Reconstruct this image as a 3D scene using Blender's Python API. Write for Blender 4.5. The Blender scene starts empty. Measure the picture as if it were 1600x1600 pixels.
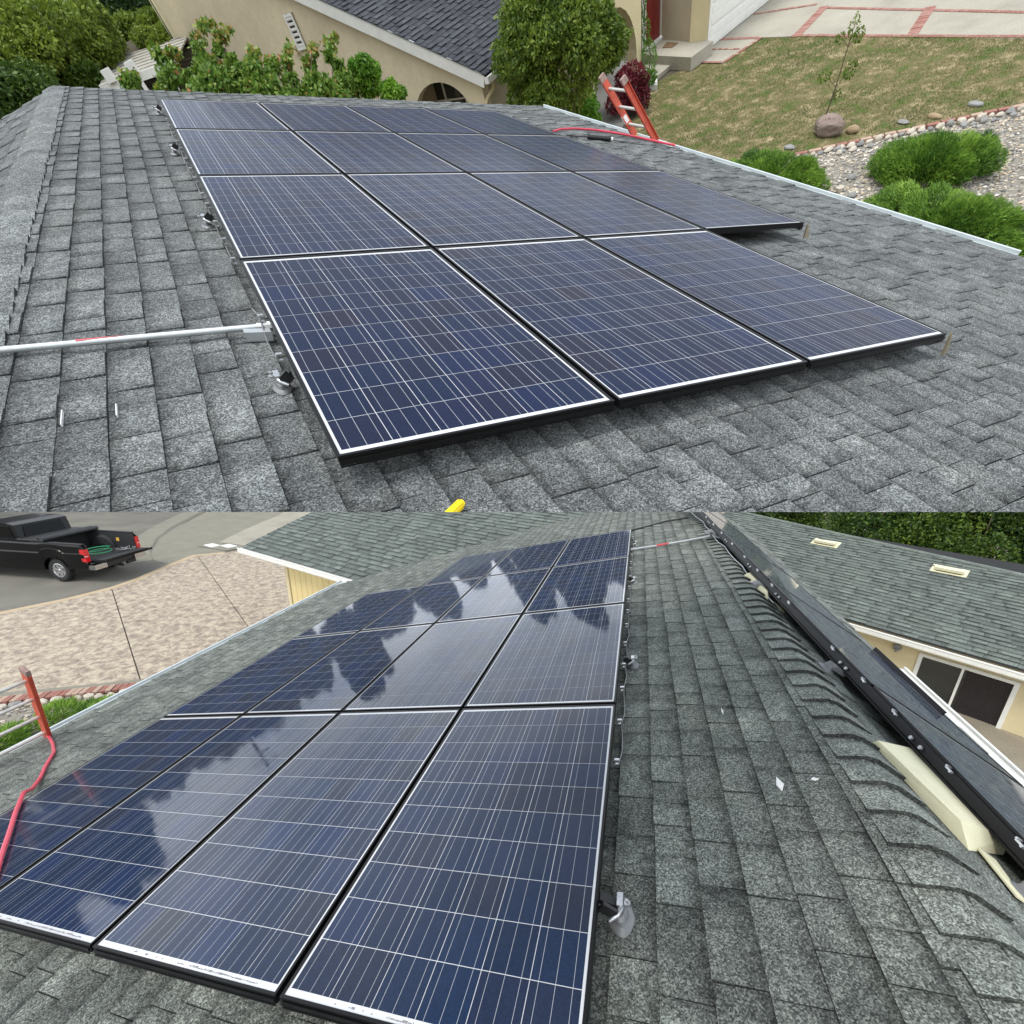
import bpy, math, random
import numpy as np
from mathutils import Matrix, Vector
random.seed(7)
RNG = np.random.default_rng(7)
C = bpy.context.scene.collection
sc = bpy.context.scene
R = math.radians

# ------------------------------------------------------------------ camera, sky, sun, exposure
# Two sites stand in this world.  The lower roof site ('B') sets the vertical; the upper roof site ('T')
# stands on a tilted slab of hillside above and in front of it.
BX = np.array([0.95357, 0.11817, -0.27701]); BY = np.array([0.30036, -0.30606, 0.90339]); BZ = np.array([0.02197, -0.94465, -0.32734])
TX = np.array([0.87395, -0.48537, 0.02511]); TY = np.array([-0.41989, -0.72801, 0.54193]); TZ = np.array([-0.24476, -0.48416, -0.84005])
K = 10.0                      # the lower site is laid out at this size, the upper one at 1
GB, GT = 5.63, 5.32           # eye height above the ground of each site, metres
EYE = np.array([0.0, 0.0, GB * K])
cam_d = bpy.data.cameras.new('camera'); cam = bpy.data.objects.new('camera', cam_d); C.objects.link(cam)
cam_d.sensor_width = 36; cam_d.lens = 36 * 700 / 1600; cam_d.shift_y = 100 / 1600
cam_d.clip_start = 0.05; cam_d.clip_end = 20000
right = Vector((BX[0], BY[0], BZ[0])); down = Vector((BX[1], BY[1], BZ[1])); fwd = Vector((BX[2], BY[2], BZ[2]))
M = Matrix.Identity(4)
for i in range(3):
    M[i][0] = right[i]; M[i][1] = -down[i]; M[i][2] = -fwd[i]; M[i][3] = EYE[i]
cam.matrix_world = M
sc.camera = cam
W = bpy.data.worlds.new('World'); sc.world = W; W.use_nodes = True
SUN_EL, SUN_AZ = R(58), R(200)
def build_world():
    nt = W.node_tree; N = nt.nodes; L = nt.links; N.clear()
    out = N.new('ShaderNodeOutputWorld'); bg = N.new('ShaderNodeBackground'); bg.inputs[1].default_value = 0.1
    sky = N.new('ShaderNodeTexSky'); sky.sky_type = 'NISHITA'; sky.sun_disc = False
    sky.sun_elevation = SUN_EL; sky.sun_rotation = SUN_AZ; sky.dust_density = 2.0
    tc = N.new('ShaderNodeTexCoord'); mp = N.new('ShaderNodeMapping'); mp.inputs['Scale'].default_value = (1, 1, 2.6)
    nz = N.new('ShaderNodeTexNoise'); nz.inputs['Scale'].default_value = 2.3; nz.inputs['Detail'].default_value = 7; nz.inputs['Roughness'].default_value = 0.55
    cr = N.new('ShaderNodeValToRGB'); cr.color_ramp.elements[0].position = 0.36; cr.color_ramp.elements[1].position = 0.62
    cr.color_ramp.elements[0].color = (5.2, 5.9, 6.8, 1); cr.color_ramp.elements[1].color = (10.0, 10.4, 10.8, 1)
    mix = N.new('ShaderNodeMixRGB'); mix.inputs[0].default_value = 0.85
    # broken overcast: bright towards the horizon, thinner and bluer overhead
    sz = N.new('ShaderNodeSeparateXYZ'); L.new(tc.outputs['Generated'], sz.inputs[0])
    er = N.new('ShaderNodeValToRGB'); er.color_ramp.elements[0].position = 0.30; er.color_ramp.elements[0].color = (1.55, 1.53, 1.50, 1)
    er.color_ramp.elements[1].position = 0.80; er.color_ramp.elements[1].color = (0.55, 0.57, 0.60, 1); er.color_ramp.interpolation = 'EASE'; L.new(sz.outputs[2], er.inputs[0])
    gm = N.new('ShaderNodeMixRGB'); gm.blend_type = 'MULTIPLY'; gm.inputs[0].default_value = 1.0; L.new(cr.outputs[0], gm.inputs[1]); L.new(er.outputs[0], gm.inputs[2])
    L.new(tc.outputs['Generated'], mp.inputs[0]); L.new(mp.outputs[0], nz.inputs[0]); L.new(nz.outputs[0], cr.inputs[0])
    L.new(sky.outputs[0], mix.inputs[1]); L.new(gm.outputs[0], mix.inputs[2]); L.new(mix.outputs[0], bg.inputs[0]); L.new(bg.outputs[0], out.inputs[0])
build_world()
sun_d = bpy.data.lights.new('sun', 'SUN'); sun = bpy.data.objects.new('sun', sun_d); C.objects.link(sun)
sun_d.energy = 1.3; sun_d.angle = R(22); sun_d.color = (1.0, 0.96, 0.9)
sv = Vector((math.sin(SUN_AZ) * math.cos(SUN_EL), math.cos(SUN_AZ) * math.cos(SUN_EL), math.sin(SUN_EL)))
sun.rotation_euler = sv.to_track_quat('Z', 'Y').to_euler()
sc.view_settings.view_transform = 'Standard'; sc.view_settings.look = 'None'
sc.view_settings.gamma = 1; sc.view_settings.exposure = 0.9; sc.view_settings.use_curve_mapping = False
sc.render.engine = 'CYCLES'; sc.cycles.use_denoising = True
sc.cycles.max_bounces = 6; sc.cycles.transparent_max_bounces = 8; sc.cycles.sample_clamp_indirect = 6

# ------------------------------------------------------------------ sites
class Site:
    def __init__(s, name, Rm, g, k, flip):
        s.name, s.R, s.k, s.g, s.flip = name, Rm, k, g, flip   # flip: x is counted towards the eave on the left
    def w(s, p):       # site metres -> world
        q = np.asarray(p, float) - np.array([0, 0, s.g])
        return EYE + s.k * (s.R @ (q * np.array([s.flip, 1, 1])))
    def pix(s, p):
        v = s.R @ ((np.asarray(p, float) - np.array([0, 0, s.g])) * np.array([s.flip, 1, 1]))
        c = BX * v[0] + BY * v[1] + BZ * v[2]
        return 800 + 700 * c[0] / c[2], 900 + 700 * c[1] / c[2], c[2]
B = Site('lower', np.eye(3), GB, K, -1)
RT = np.array([[BX @ TX, BX @ TY, BX @ TZ], [BY @ TX, BY @ TY, BY @ TZ], [BZ @ TX, BZ @ TY, BZ @ TZ]])
T = Site('upper', RT, GT, 1.0, 1)

# ------------------------------------------------------------------ materials
MATS = {}
def nodes(name):
    m = bpy.data.materials.new(name); m.use_nodes = True
    nt = m.node_tree; bs = nt.nodes['Principled BSDF']; MATS[name] = m
    return m, nt, nt.nodes, nt.links, bs
def attr(N, name):
    a = N.new('ShaderNodeAttribute'); a.attribute_name = name; return a
def noise(N, L, vec, scale, detail=3, rough=0.5):
    n = N.new('ShaderNodeTexNoise'); n.inputs['Scale'].default_value = scale
    n.inputs['Detail'].default_value = detail; n.inputs['Roughness'].default_value = rough
    L.new(vec, n.inputs['Vector']); return n
def ramp(N, L, fac, pts):
    r = N.new('ShaderNodeValToRGB'); e = r.color_ramp.elements
    while len(e) > 2: e.remove(e[-1])
    e[0].position, e[0].color = pts[0][0], (*pts[0][1], 1); e[1].position, e[1].color = pts[-1][0], (*pts[-1][1], 1)
    for p, c in pts[1:-1]:
        x = e.new(p); x.color = (*c, 1)
    L.new(fac, r.inputs[0]); return r
def mix(N, L, mode, fac, a, b):
    m = N.new('ShaderNodeMixRGB'); m.blend_type = mode
    for i, v in ((0, fac), (1, a), (2, b)):
        if hasattr(v, 'is_output'): L.new(v, m.inputs[i])
        elif isinstance(v, tuple): m.inputs[i].default_value = (*v, 1)
        else: m.inputs[i].default_value = v if i == 0 else (v, v, v, 1)
    return m
def mth(N, L, op, a, b=None, c=None):
    m = N.new('ShaderNodeMath'); m.operation = op
    for i, v in enumerate((a, b, c)):
        if v is None: continue
        if hasattr(v, 'is_output'): L.new(v, m.inputs[i])
        else: m.inputs[i].default_value = v
    return m.outputs[0]
def bump(N, L, bs, h, strength, dist=0.01):
    b = N.new('ShaderNodeBump'); b.inputs['Strength'].default_value = strength; b.inputs['Distance'].default_value = dist
    L.new(h, b.inputs['Height']); L.new(b.outputs[0], bs.inputs['Normal'])
def plain(name, col, rough=0.6, metal=0.0, var=0.12, scale=9.0, bmp=0.0, coat=0.0, spec=0.5, k=1.0):
    m, nt, N, L, bs = nodes(name)
    a = attr(N, 'lp')
    n = noise(N, L, a.outputs['Vector'], scale, 5, 0.6)
    r = ramp(N, L, n.outputs[0], [(0.25, tuple(c * (1 - var) for c in col)), (0.75, tuple(min(1, c * (1 + var)) for c in col))])
    n2 = noise(N, L, a.outputs['Vector'], scale * 9, 3, 0.6)
    r2 = ramp(N, L, n2.outputs[0], [(0.2, (1 - var * .7,) * 3), (0.8, (1 + var * .4,) * 3)])
    mm = mix(N, L, 'MULTIPLY', 1.0, r.outputs[0], r2.outputs[0])
    L.new(mm.outputs[0], bs.inputs['Base Color'])
    bs.inputs['Roughness'].default_value = rough; bs.inputs['Metallic'].default_value = metal
    bs.inputs['Specular IOR Level'].default_value = spec; bs.inputs['Coat Weight'].default_value = coat; bs.inputs['Coat Roughness'].default_value = 0.06
    if bmp: bump(N, L, bs, n2.outputs[0], bmp, 0.004 * k)
    return m
def shingle_mat(name, c0, c1, k=1.0, dark=0.5, gran=1.0):
    """granule covered asphalt shingle; 'tab' = tone of the piece, place up the course, place along it"""
    m, nt, N, L, bs = nodes(name)
    a = attr(N, 'lp'); t = attr(N, 'tab')
    sp = N.new('ShaderNodeSeparateColor'); L.new(t.outputs['Color'], sp.inputs[0])
    v = N.new('ShaderNodeTexVoronoi'); v.inputs['Scale'].default_value = 230; L.new(a.outputs['Vector'], v.inputs['Vector'])
    sv_ = N.new('ShaderNodeSeparateColor'); L.new(v.outputs['Color'], sv_.inputs[0])
    g = ramp(N, L, sv_.outputs[0], [(0.0, (0.26,) * 3), (0.35, (0.60,) * 3), (0.7, (1.05,) * 3), (1.0, (1.85,) * 3)])
    g2 = mix(N, L, 'MIX', gran, 1.0, g.outputs[0])
    big = noise(N, L, a.outputs['Vector'], 5.5, 4, 0.65)
    b = ramp(N, L, big.outputs[0], [(0.3, c0), (0.7, c1)])
    md = noise(N, L, a.outputs['Vector'], 26, 3, 0.6)
    mr = ramp(N, L, md.outputs[0], [(0.3, (0.8,) * 3), (0.75, (1.15,) * 3)])
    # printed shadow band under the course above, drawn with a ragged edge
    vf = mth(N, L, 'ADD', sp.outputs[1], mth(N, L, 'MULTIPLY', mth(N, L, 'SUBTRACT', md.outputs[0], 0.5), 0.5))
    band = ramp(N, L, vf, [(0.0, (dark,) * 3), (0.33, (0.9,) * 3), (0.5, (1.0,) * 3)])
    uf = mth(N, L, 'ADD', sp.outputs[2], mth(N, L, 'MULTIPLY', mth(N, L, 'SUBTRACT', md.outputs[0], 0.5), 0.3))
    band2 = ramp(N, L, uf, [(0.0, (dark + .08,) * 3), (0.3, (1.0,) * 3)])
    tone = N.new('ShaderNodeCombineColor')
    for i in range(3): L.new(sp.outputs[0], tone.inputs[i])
    st = noise(N, L, a.outputs['Vector'], 1.4, 6, 0.7); sr = ramp(N, L, st.outputs[0], [(0.3, (0.80,) * 3), (0.5, (1.0,) * 3), (0.72, (1.14, 1.13, 1.08))])
    x = mix(N, L, 'MULTIPLY', 1.0, b.outputs[0], g2.outputs[0]); x = mix(N, L, 'MULTIPLY', 1.0, x.outputs[0], sr.outputs[0])
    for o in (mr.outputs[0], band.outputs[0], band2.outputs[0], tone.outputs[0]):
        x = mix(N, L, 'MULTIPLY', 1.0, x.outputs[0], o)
    L.new(x.outputs[0], bs.inputs['Base Color']); bs.inputs['Roughness'].default_value = 0.95; bs.inputs['Specular IOR Level'].default_value = 0.2
    bump(N, L, bs, sv_.outputs[0], 0.35, 0.0012 * k)
    return m
def cell_mat(name, tint=1.0, k=1.0, dull=False):
    """polycrystalline cell behind glass: three busbars along the panel, flakes of slightly different blue"""
    m, nt, N, L, bs = nodes(name)
    uv = N.new('ShaderNodeUVMap'); uv.uv_map = 'UVMap'
    sx = N.new('ShaderNodeSeparateXYZ'); L.new(uv.outputs[0], sx.inputs[0])
    f = mth(N, L, 'FRACT', mth(N, L, 'MULTIPLY', sx.outputs[1], 3.0))
    d = mth(N, L, 'ABSOLUTE', mth(N, L, 'SUBTRACT', f, 0.5))
    bar = mth(N, L, 'LESS_THAN', d, 0.0125)
    oi = N.new('ShaderNodeObjectInfo'); a = attr(N, 'lp')
    ad = N.new('ShaderNodeVectorMath'); ad.operation = 'ADD'; L.new(a.outputs['Vector'], ad.inputs[0])
    cx = N.new('ShaderNodeCombineXYZ'); 
    for i in range(3): L.new(mth(N, L, 'MULTIPLY', oi.outputs['Random'], 40.0 + 7 * i), cx.inputs[i])
    L.new(cx.outputs[0], ad.inputs[1])
    vo = N.new('ShaderNodeTexVoronoi'); vo.inputs['Scale'].default_value = 190; L.new(ad.outputs[0], vo.inputs['Vector'])
    s2 = N.new('ShaderNodeSeparateColor'); L.new(vo.outputs['Color'], s2.inputs[0])
    tone = ramp(N, L, oi.outputs['Random'], [(0.0, (0.005, 0.015, 0.043)), (0.45, (0.006, 0.019, 0.055)), (0.6, (0.010, 0.016, 0.036)), (1.0, (0.006, 0.020, 0.068))])
    fl = ramp(N, L, s2.outputs[0], [(0, (0.82 * tint,) * 3), (1, (1.2 * tint,) * 3)])
    col = mix(N, L, 'MULTIPLY', 1.0, tone.outputs[0], fl.outputs[0])
    c2 = mix(N, L, 'MIX', bar, col.outputs[0], (0.42, 0.44, 0.47))
    L.new(c2.outputs[0], bs.inputs['Base Color'])
    bs.inputs['Roughness'].default_value = 0.45; bs.inputs['Specular IOR Level'].default_value = 0.06
    bs.inputs['Coat Weight'].default_value = 1.0; bs.inputs['Coat IOR'].default_value = 1.33
    big = noise(N, L, ad.outputs[0], 14, 4, 0.6)
    rr = ramp(N, L, big.outputs[0], [(0.3, (0.02,) * 3), (0.75, (0.085,) * 3)])
    L.new(rr.outputs[0], bs.inputs['Coat Roughness'])
    if dull:      # a film of dust: little mirror image left
        for e_, c_ in zip(tone.color_ramp.elements, [(0.0115, 0.018, 0.044), (0.010, 0.019, 0.052), (0.017, 0.0175, 0.036), (0.010, 0.020, 0.063)]): e_.color = (*c_, 1)
        bs.inputs['Coat Weight'].default_value = 0.28; bs.inputs['Coat IOR'].default_value = 1.3
        rr.color_ramp.elements[0].color = (.07,) * 3 + (1,); rr.color_ramp.elements[1].color = (.20,) * 3 + (1,)
    return m
def leaf_mat(name, cols, rough=0.5, spec=0.35):
    m, nt, N, L, bs = nodes(name)
    t = attr(N, 'tab'); sp = N.new('ShaderNodeSeparateColor'); L.new(t.outputs['Color'], sp.inputs[0])
    n = len(cols); r = ramp(N, L, sp.outputs[0], [(i / (n - 1), c) for i, c in enumerate(cols)])
    L.new(r.outputs[0], bs.inputs['Base Color']); bs.inputs['Roughness'].default_value = rough
    bs.inputs['Specular IOR Level'].default_value = spec
    tr = N.new('ShaderNodeBsdfTranslucent'); L.new(r.outputs[0], tr.inputs[0])
    ms = N.new('ShaderNodeMixShader'); ms.inputs[0].default_value = 0.3
    L.new(bs.outputs[0], ms.inputs[1]); L.new(tr.outputs[0], ms.inputs[2])
    L.new(ms.outputs[0], N['Material Output'].inputs[0])
    return m
def ground_mat(name, cols, scale, scale2=60, bmp=0.4, rough=0.95, k=1.0, detail=8, dist=0.0):
    m, nt, N, L, bs = nodes(name)
    a = attr(N, 'lp'); n = noise(N, L, a.outputs['Vector'], scale, detail, 0.65); n.inputs['Distortion'].default_value = dist
    k_ = len(cols); r = ramp(N, L, n.outputs[0], [(0.28 + 0.44 * i / (k_ - 1), c) for i, c in enumerate(cols)])
    n2 = noise(N, L, a.outputs['Vector'], scale2, 4, 0.7)
    r2 = ramp(N, L, n2.outputs[0], [(0.25, (0.72,) * 3), (0.75, (1.25,) * 3)])
    x = mix(N, L, 'MULTIPLY', 1.0, r.outputs[0], r2.outputs[0]); L.new(x.outputs[0], bs.inputs['Base Color'])
    bs.inputs['Roughness'].default_value = rough; bs.inputs['Specular IOR Level'].default_value = 0.25
    bump(N, L, bs, n2.outputs[0], bmp, 0.01 * k)
    return m
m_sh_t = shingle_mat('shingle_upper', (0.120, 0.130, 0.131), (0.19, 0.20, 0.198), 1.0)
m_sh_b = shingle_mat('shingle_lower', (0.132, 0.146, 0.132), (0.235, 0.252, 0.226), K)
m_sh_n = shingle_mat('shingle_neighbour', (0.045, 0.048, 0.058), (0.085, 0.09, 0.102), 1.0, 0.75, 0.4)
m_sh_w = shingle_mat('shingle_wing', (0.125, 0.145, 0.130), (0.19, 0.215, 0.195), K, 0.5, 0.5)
m_deck = plain('roof_underlay', (0.022, 0.023, 0.024), 0.95)
m_cell = cell_mat('clean_solar_cell'); m_cell_d = cell_mat('dusty_solar_cell', 0.85, dull=True); m_back_d = plain('dusty_backsheet', (0.60, 0.61, 0.62), 0.5, var=0.03, coat=0.1); m_back = plain('white_backsheet', (0.62, 0.63, 0.65), 0.35, var=0.03, coat=1.0)
m_frame = plain('black_anodised_frame', (0.012, 0.012, 0.013), 0.38, 0.6, 0.1)
m_lip = plain('worn_frame_lip', (0.05, 0.052, 0.056), 0.35, 0.6, 0.1)
m_alu = plain('bare_aluminium', (0.55, 0.56, 0.57), 0.38, 0.85, 0.2, 20)
m_cast = plain('cast_grey_foot', (0.22, 0.225, 0.23), 0.55, 0.3, 0.25, 18, 0.3)
m_galv = plain('galvanised_pipe', (0.50, 0.53, 0.54), 0.4, 0.6, 0.12, 12)
m_redlab = plain('red_label', (0.55, 0.07, 0.08), 0.5, var=0.2, scale=30)
m_hose = plain('red_hose', (0.62, 0.05, 0.09), 0.35, var=0.08)
m_fibre = plain('orange_red_fibreglass', (0.52, 0.075, 0.035), 0.55, var=0.25, scale=14, bmp=0.3)
m_worn = plain('worn_grey_red', (0.30, 0.20, 0.17), 0.7, var=0.35, scale=30)
m_rung = plain('aluminium_rung', (0.60, 0.58, 0.54), 0.45, 0.5, 0.15, 25)
m_yel = plain('yellow_plastic', (0.85, 0.62, 0.0), 0.35, var=0.05)
m_black = plain('black_plastic', (0.012, 0.012, 0.013), 0.45, var=0.2)
m_white = plain('white_paint', (0.74, 0.74, 0.70), 0.5, var=0.07, scale=5)
m_gutter = plain('pale_gutter_metal', (0.55, 0.60, 0.61), 0.45, 0.1, 0.08, 5)
m_cream = plain('cream_vent_paint', (0.72, 0.68, 0.46), 0.6, var=0.08, scale=12)
m_stucco = plain('beige_stucco', (0.60, 0.52, 0.365), 0.95, var=0.15, scale=.9, bmp=0.5)
m_stucco2 = plain('cream_stucco', (0.62, 0.53, 0.33), 0.95, var=0.08, scale=1.6, bmp=0.5)
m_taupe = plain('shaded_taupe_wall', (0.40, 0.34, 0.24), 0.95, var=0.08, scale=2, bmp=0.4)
m_sid = plain('yellow_siding', (0.68, 0.55, 0.27), 0.8, var=0.06, scale=2)
m_dark = plain('dark_interior', (0.015, 0.016, 0.017), 0.8)
m_glass = plain('window_glass', (0.02, 0.024, 0.024), 0.04, var=0.1, coat=1.0)
m_door = plain('dark_red_door', (0.20, 0.022, 0.018), 0.45, var=0.1)
m_conc = ground_mat('pale_concrete', [(0.27, 0.25, 0.205), (0.35, 0.325, 0.265), (0.39, 0.365, 0.30)], 0.7, 30, 0.2)
m_conc_g = ground_mat('grey_concrete', [(0.14, 0.135, 0.125), (0.20, 0.195, 0.18)], 0.8, 30, 0.2)
m_brick = plain('red_brick', (0.30, 0.135, 0.105), 0.9, var=0.25, scale=6, bmp=0.5)
m_brick2 = plain('pale_worn_brick', (0.42, 0.29, 0.22), 0.9, var=0.25, scale=6, bmp=0.5)
m_mort = plain('mortar', (0.42, 0.37, 0.31), 0.95)
m_lawn = ground_mat('patchy_lawn', [(0.05, 0.085, 0.018), (0.095, 0.125, 0.032), (0.15, 0.125, 0.06), (0.28, 0.23, 0.125), (0.42, 0.35, 0.22)], 2.4, 16, 0.8, detail=12)
m_soil = ground_mat('soil', [(0.05, 0.045, 0.03), (0.11, 0.095, 0.065)], 1.2, 20, 0.8)
m_dry = ground_mat('dry_ground', [(0.24, 0.21, 0.16), (0.34, 0.30, 0.23)], .8, 30, 0.4, k=K)
m_grav = ground_mat('gravel_bed', [(0.16, 0.145, 0.12), (0.34, 0.31, 0.26)], 12, 60, 0.8)
def tone_mat(name, cols, rough=0.8, spec=0.3):
    m = leaf_mat(name, cols, rough, spec); nt = m.node_tree
    nt.links.new(nt.nodes['Principled BSDF'].outputs[0], nt.nodes['Material Output'].inputs[0]); return m
m_peb = tone_mat('pebbles', [(0.12, 0.115, 0.11), (0.26, 0.25, 0.235), (0.44, 0.41, 0.36), (0.48, 0.38, 0.26), (0.66, 0.63, 0.57)])
m_cob = plain('river_cobble', (0.50, 0.45, 0.37), 0.7, var=0.2, scale=9)
m_cobg = plain('grey_cobble', (0.24, 0.24, 0.23), 0.7, var=0.2, scale=9)
m_rock = plain('brown_boulder', (0.25, 0.19, 0.16), 0.95, var=0.35, scale=5, bmp=1.0)
m_road = ground_mat('asphalt_road', [(0.125, 0.12, 0.102), (0.16, 0.153, 0.13), (0.19, 0.18, 0.152), (0.22, 0.208, 0.172)], .45, 60, 0.5, k=K, detail=12, dist=.4)
m_curb = ground_mat('concrete_gutter', [(0.21, 0.20, 0.16), (0.27, 0.255, 0.205)], 1.5, 60, 0.3, k=K)
def stamped():
    m, nt, N, L, bs = nodes('stamped_concrete')
    a = attr(N, 'lp')
    n = noise(N, L, a.outputs['Vector'], 5.2, 11, 0.78); n.inputs['Distortion'].default_value = 0.5
    r = ramp(N, L, n.outputs[0], [(0.36, (0.19, 0.15, 0.12)), (0.46, (0.29, 0.235, 0.185)), (0.54, (0.45, 0.38, 0.285)), (0.66, (0.56, 0.48, 0.36))])
    v = N.new('ShaderNodeTexVoronoi'); v.feature = 'DISTANCE_TO_EDGE'; v.inputs['Scale'].default_value = 1.9
    wv = mix(N, L, 'MIX', 0.16, a.outputs['Vector'], noise(N, L, a.outputs['Vector'], 3.0, 5).outputs['Color'])
    L.new(wv.outputs[0], v.inputs['Vector'])
    cr = ramp(N, L, v.outputs['Distance'], [(0.0, (0.62,) * 3), (0.012, (0.98,) * 3), (1.0, (1,) * 3)])
    x = mix(N, L, 'MULTIPLY', 1.0, r.outputs[0], cr.outputs[0]); L.new(x.outputs[0], bs.inputs['Base Color'])
    bs.inputs['Roughness'].default_value = 0.75; bump(N, L, bs, n.outputs[0], 0.5, 0.01 * K)
    return m
m_stamp = stamped()
m_paint = plain('black_car_paint', (0.002, 0.002, 0.0025), 0.4, 0.0, 0.05, coat=0.3, spec=0.12)
m_tire = plain('tyre_rubber', (0.015, 0.015, 0.015), 0.85)
m_bed = plain('bed_liner', (0.018, 0.019, 0.020), 0.8, var=0.3, scale=20)
m_rim = plain('alloy_rim', (0.62, 0.62, 0.62), 0.25, 0.9, 0.05)
m_chrome = plain('chrome', (0.5, 0.5, 0.5), 0.12, 1.0, 0.05)
m_tail = plain('red_tail_lamp', (0.55, 0.01, 0.012), 0.15, var=0.1, coat=1.0)
m_green = plain('green_hose', (0.02, 0.30, 0.12), 0.4)
m_paper = plain('white_scrap', (0.75, 0.75, 0.73), 0.7)
m_bark = plain('bark', (0.13, 0.095, 0.07), 0.95, var=0.3, scale=20)
m_print = plain('grey_print', (0.22, 0.22, 0.23), 0.5); m_mat = plain('brown_doormat', (0.16, 0.10, 0.05), 0.95, var=0.5, scale=14)
m_wood = plain('weathered_pale_boards', (0.36, 0.34, 0.29), 0.9, var=0.28, scale=3)
m_curtain = plain('dark_curtain', (0.018, 0.012, 0.015), 0.8, var=0.3)
l_olive = leaf_mat('olive_leaves', [(0.025, 0.05, 0.012), (0.08, 0.13, 0.018), (0.18, 0.25, 0.03), (0.33, 0.40, 0.06)])
l_bright = leaf_mat('bright_leaves', [(0.04, 0.11, 0.012), (0.10, 0.24, 0.02), (0.24, 0.42, 0.04)])
l_deep = leaf_mat('deep_leaves', [(0.012, 0.034, 0.008), (0.05, 0.10, 0.014), (0.13, 0.20, 0.022), (0.25, 0.32, 0.05)])
l_dark = leaf_mat('hedge_leaves', [(0.010, 0.028, 0.008), (0.03, 0.07, 0.013), (0.085, 0.15, 0.022), (0.20, 0.28, 0.045)])
l_phot = leaf_mat('photinia_leaves', [(0.03, 0.08, 0.012), (0.09, 0.18, 0.022), (0.20, 0.32, 0.05), (0.30, 0.30, 0.06), (0.48, 0.20, 0.10)])
l_juni = leaf_mat('juniper_sprays', [(0.03, 0.085, 0.014), (0.10, 0.21, 0.028), (0.21, 0.36, 0.045), (0.32, 0.48, 0.08)])
l_burg = leaf_mat('burgundy_leaves', [(0.04, 0.01, 0.012), (0.13, 0.015, 0.025), (0.30, 0.02, 0.05)])
l_grass = leaf_mat('grass_blades', [(0.05, 0.09, 0.018), (0.13, 0.17, 0.035), (0.26, 0.23, 0.10), (0.50, 0.42, 0.25)])
l_tree = leaf_mat('far_tree_leaves', [(0.004, 0.008, 0.004), (0.012, 0.02, 0.008), (0.025, 0.036, 0.014)])

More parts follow.
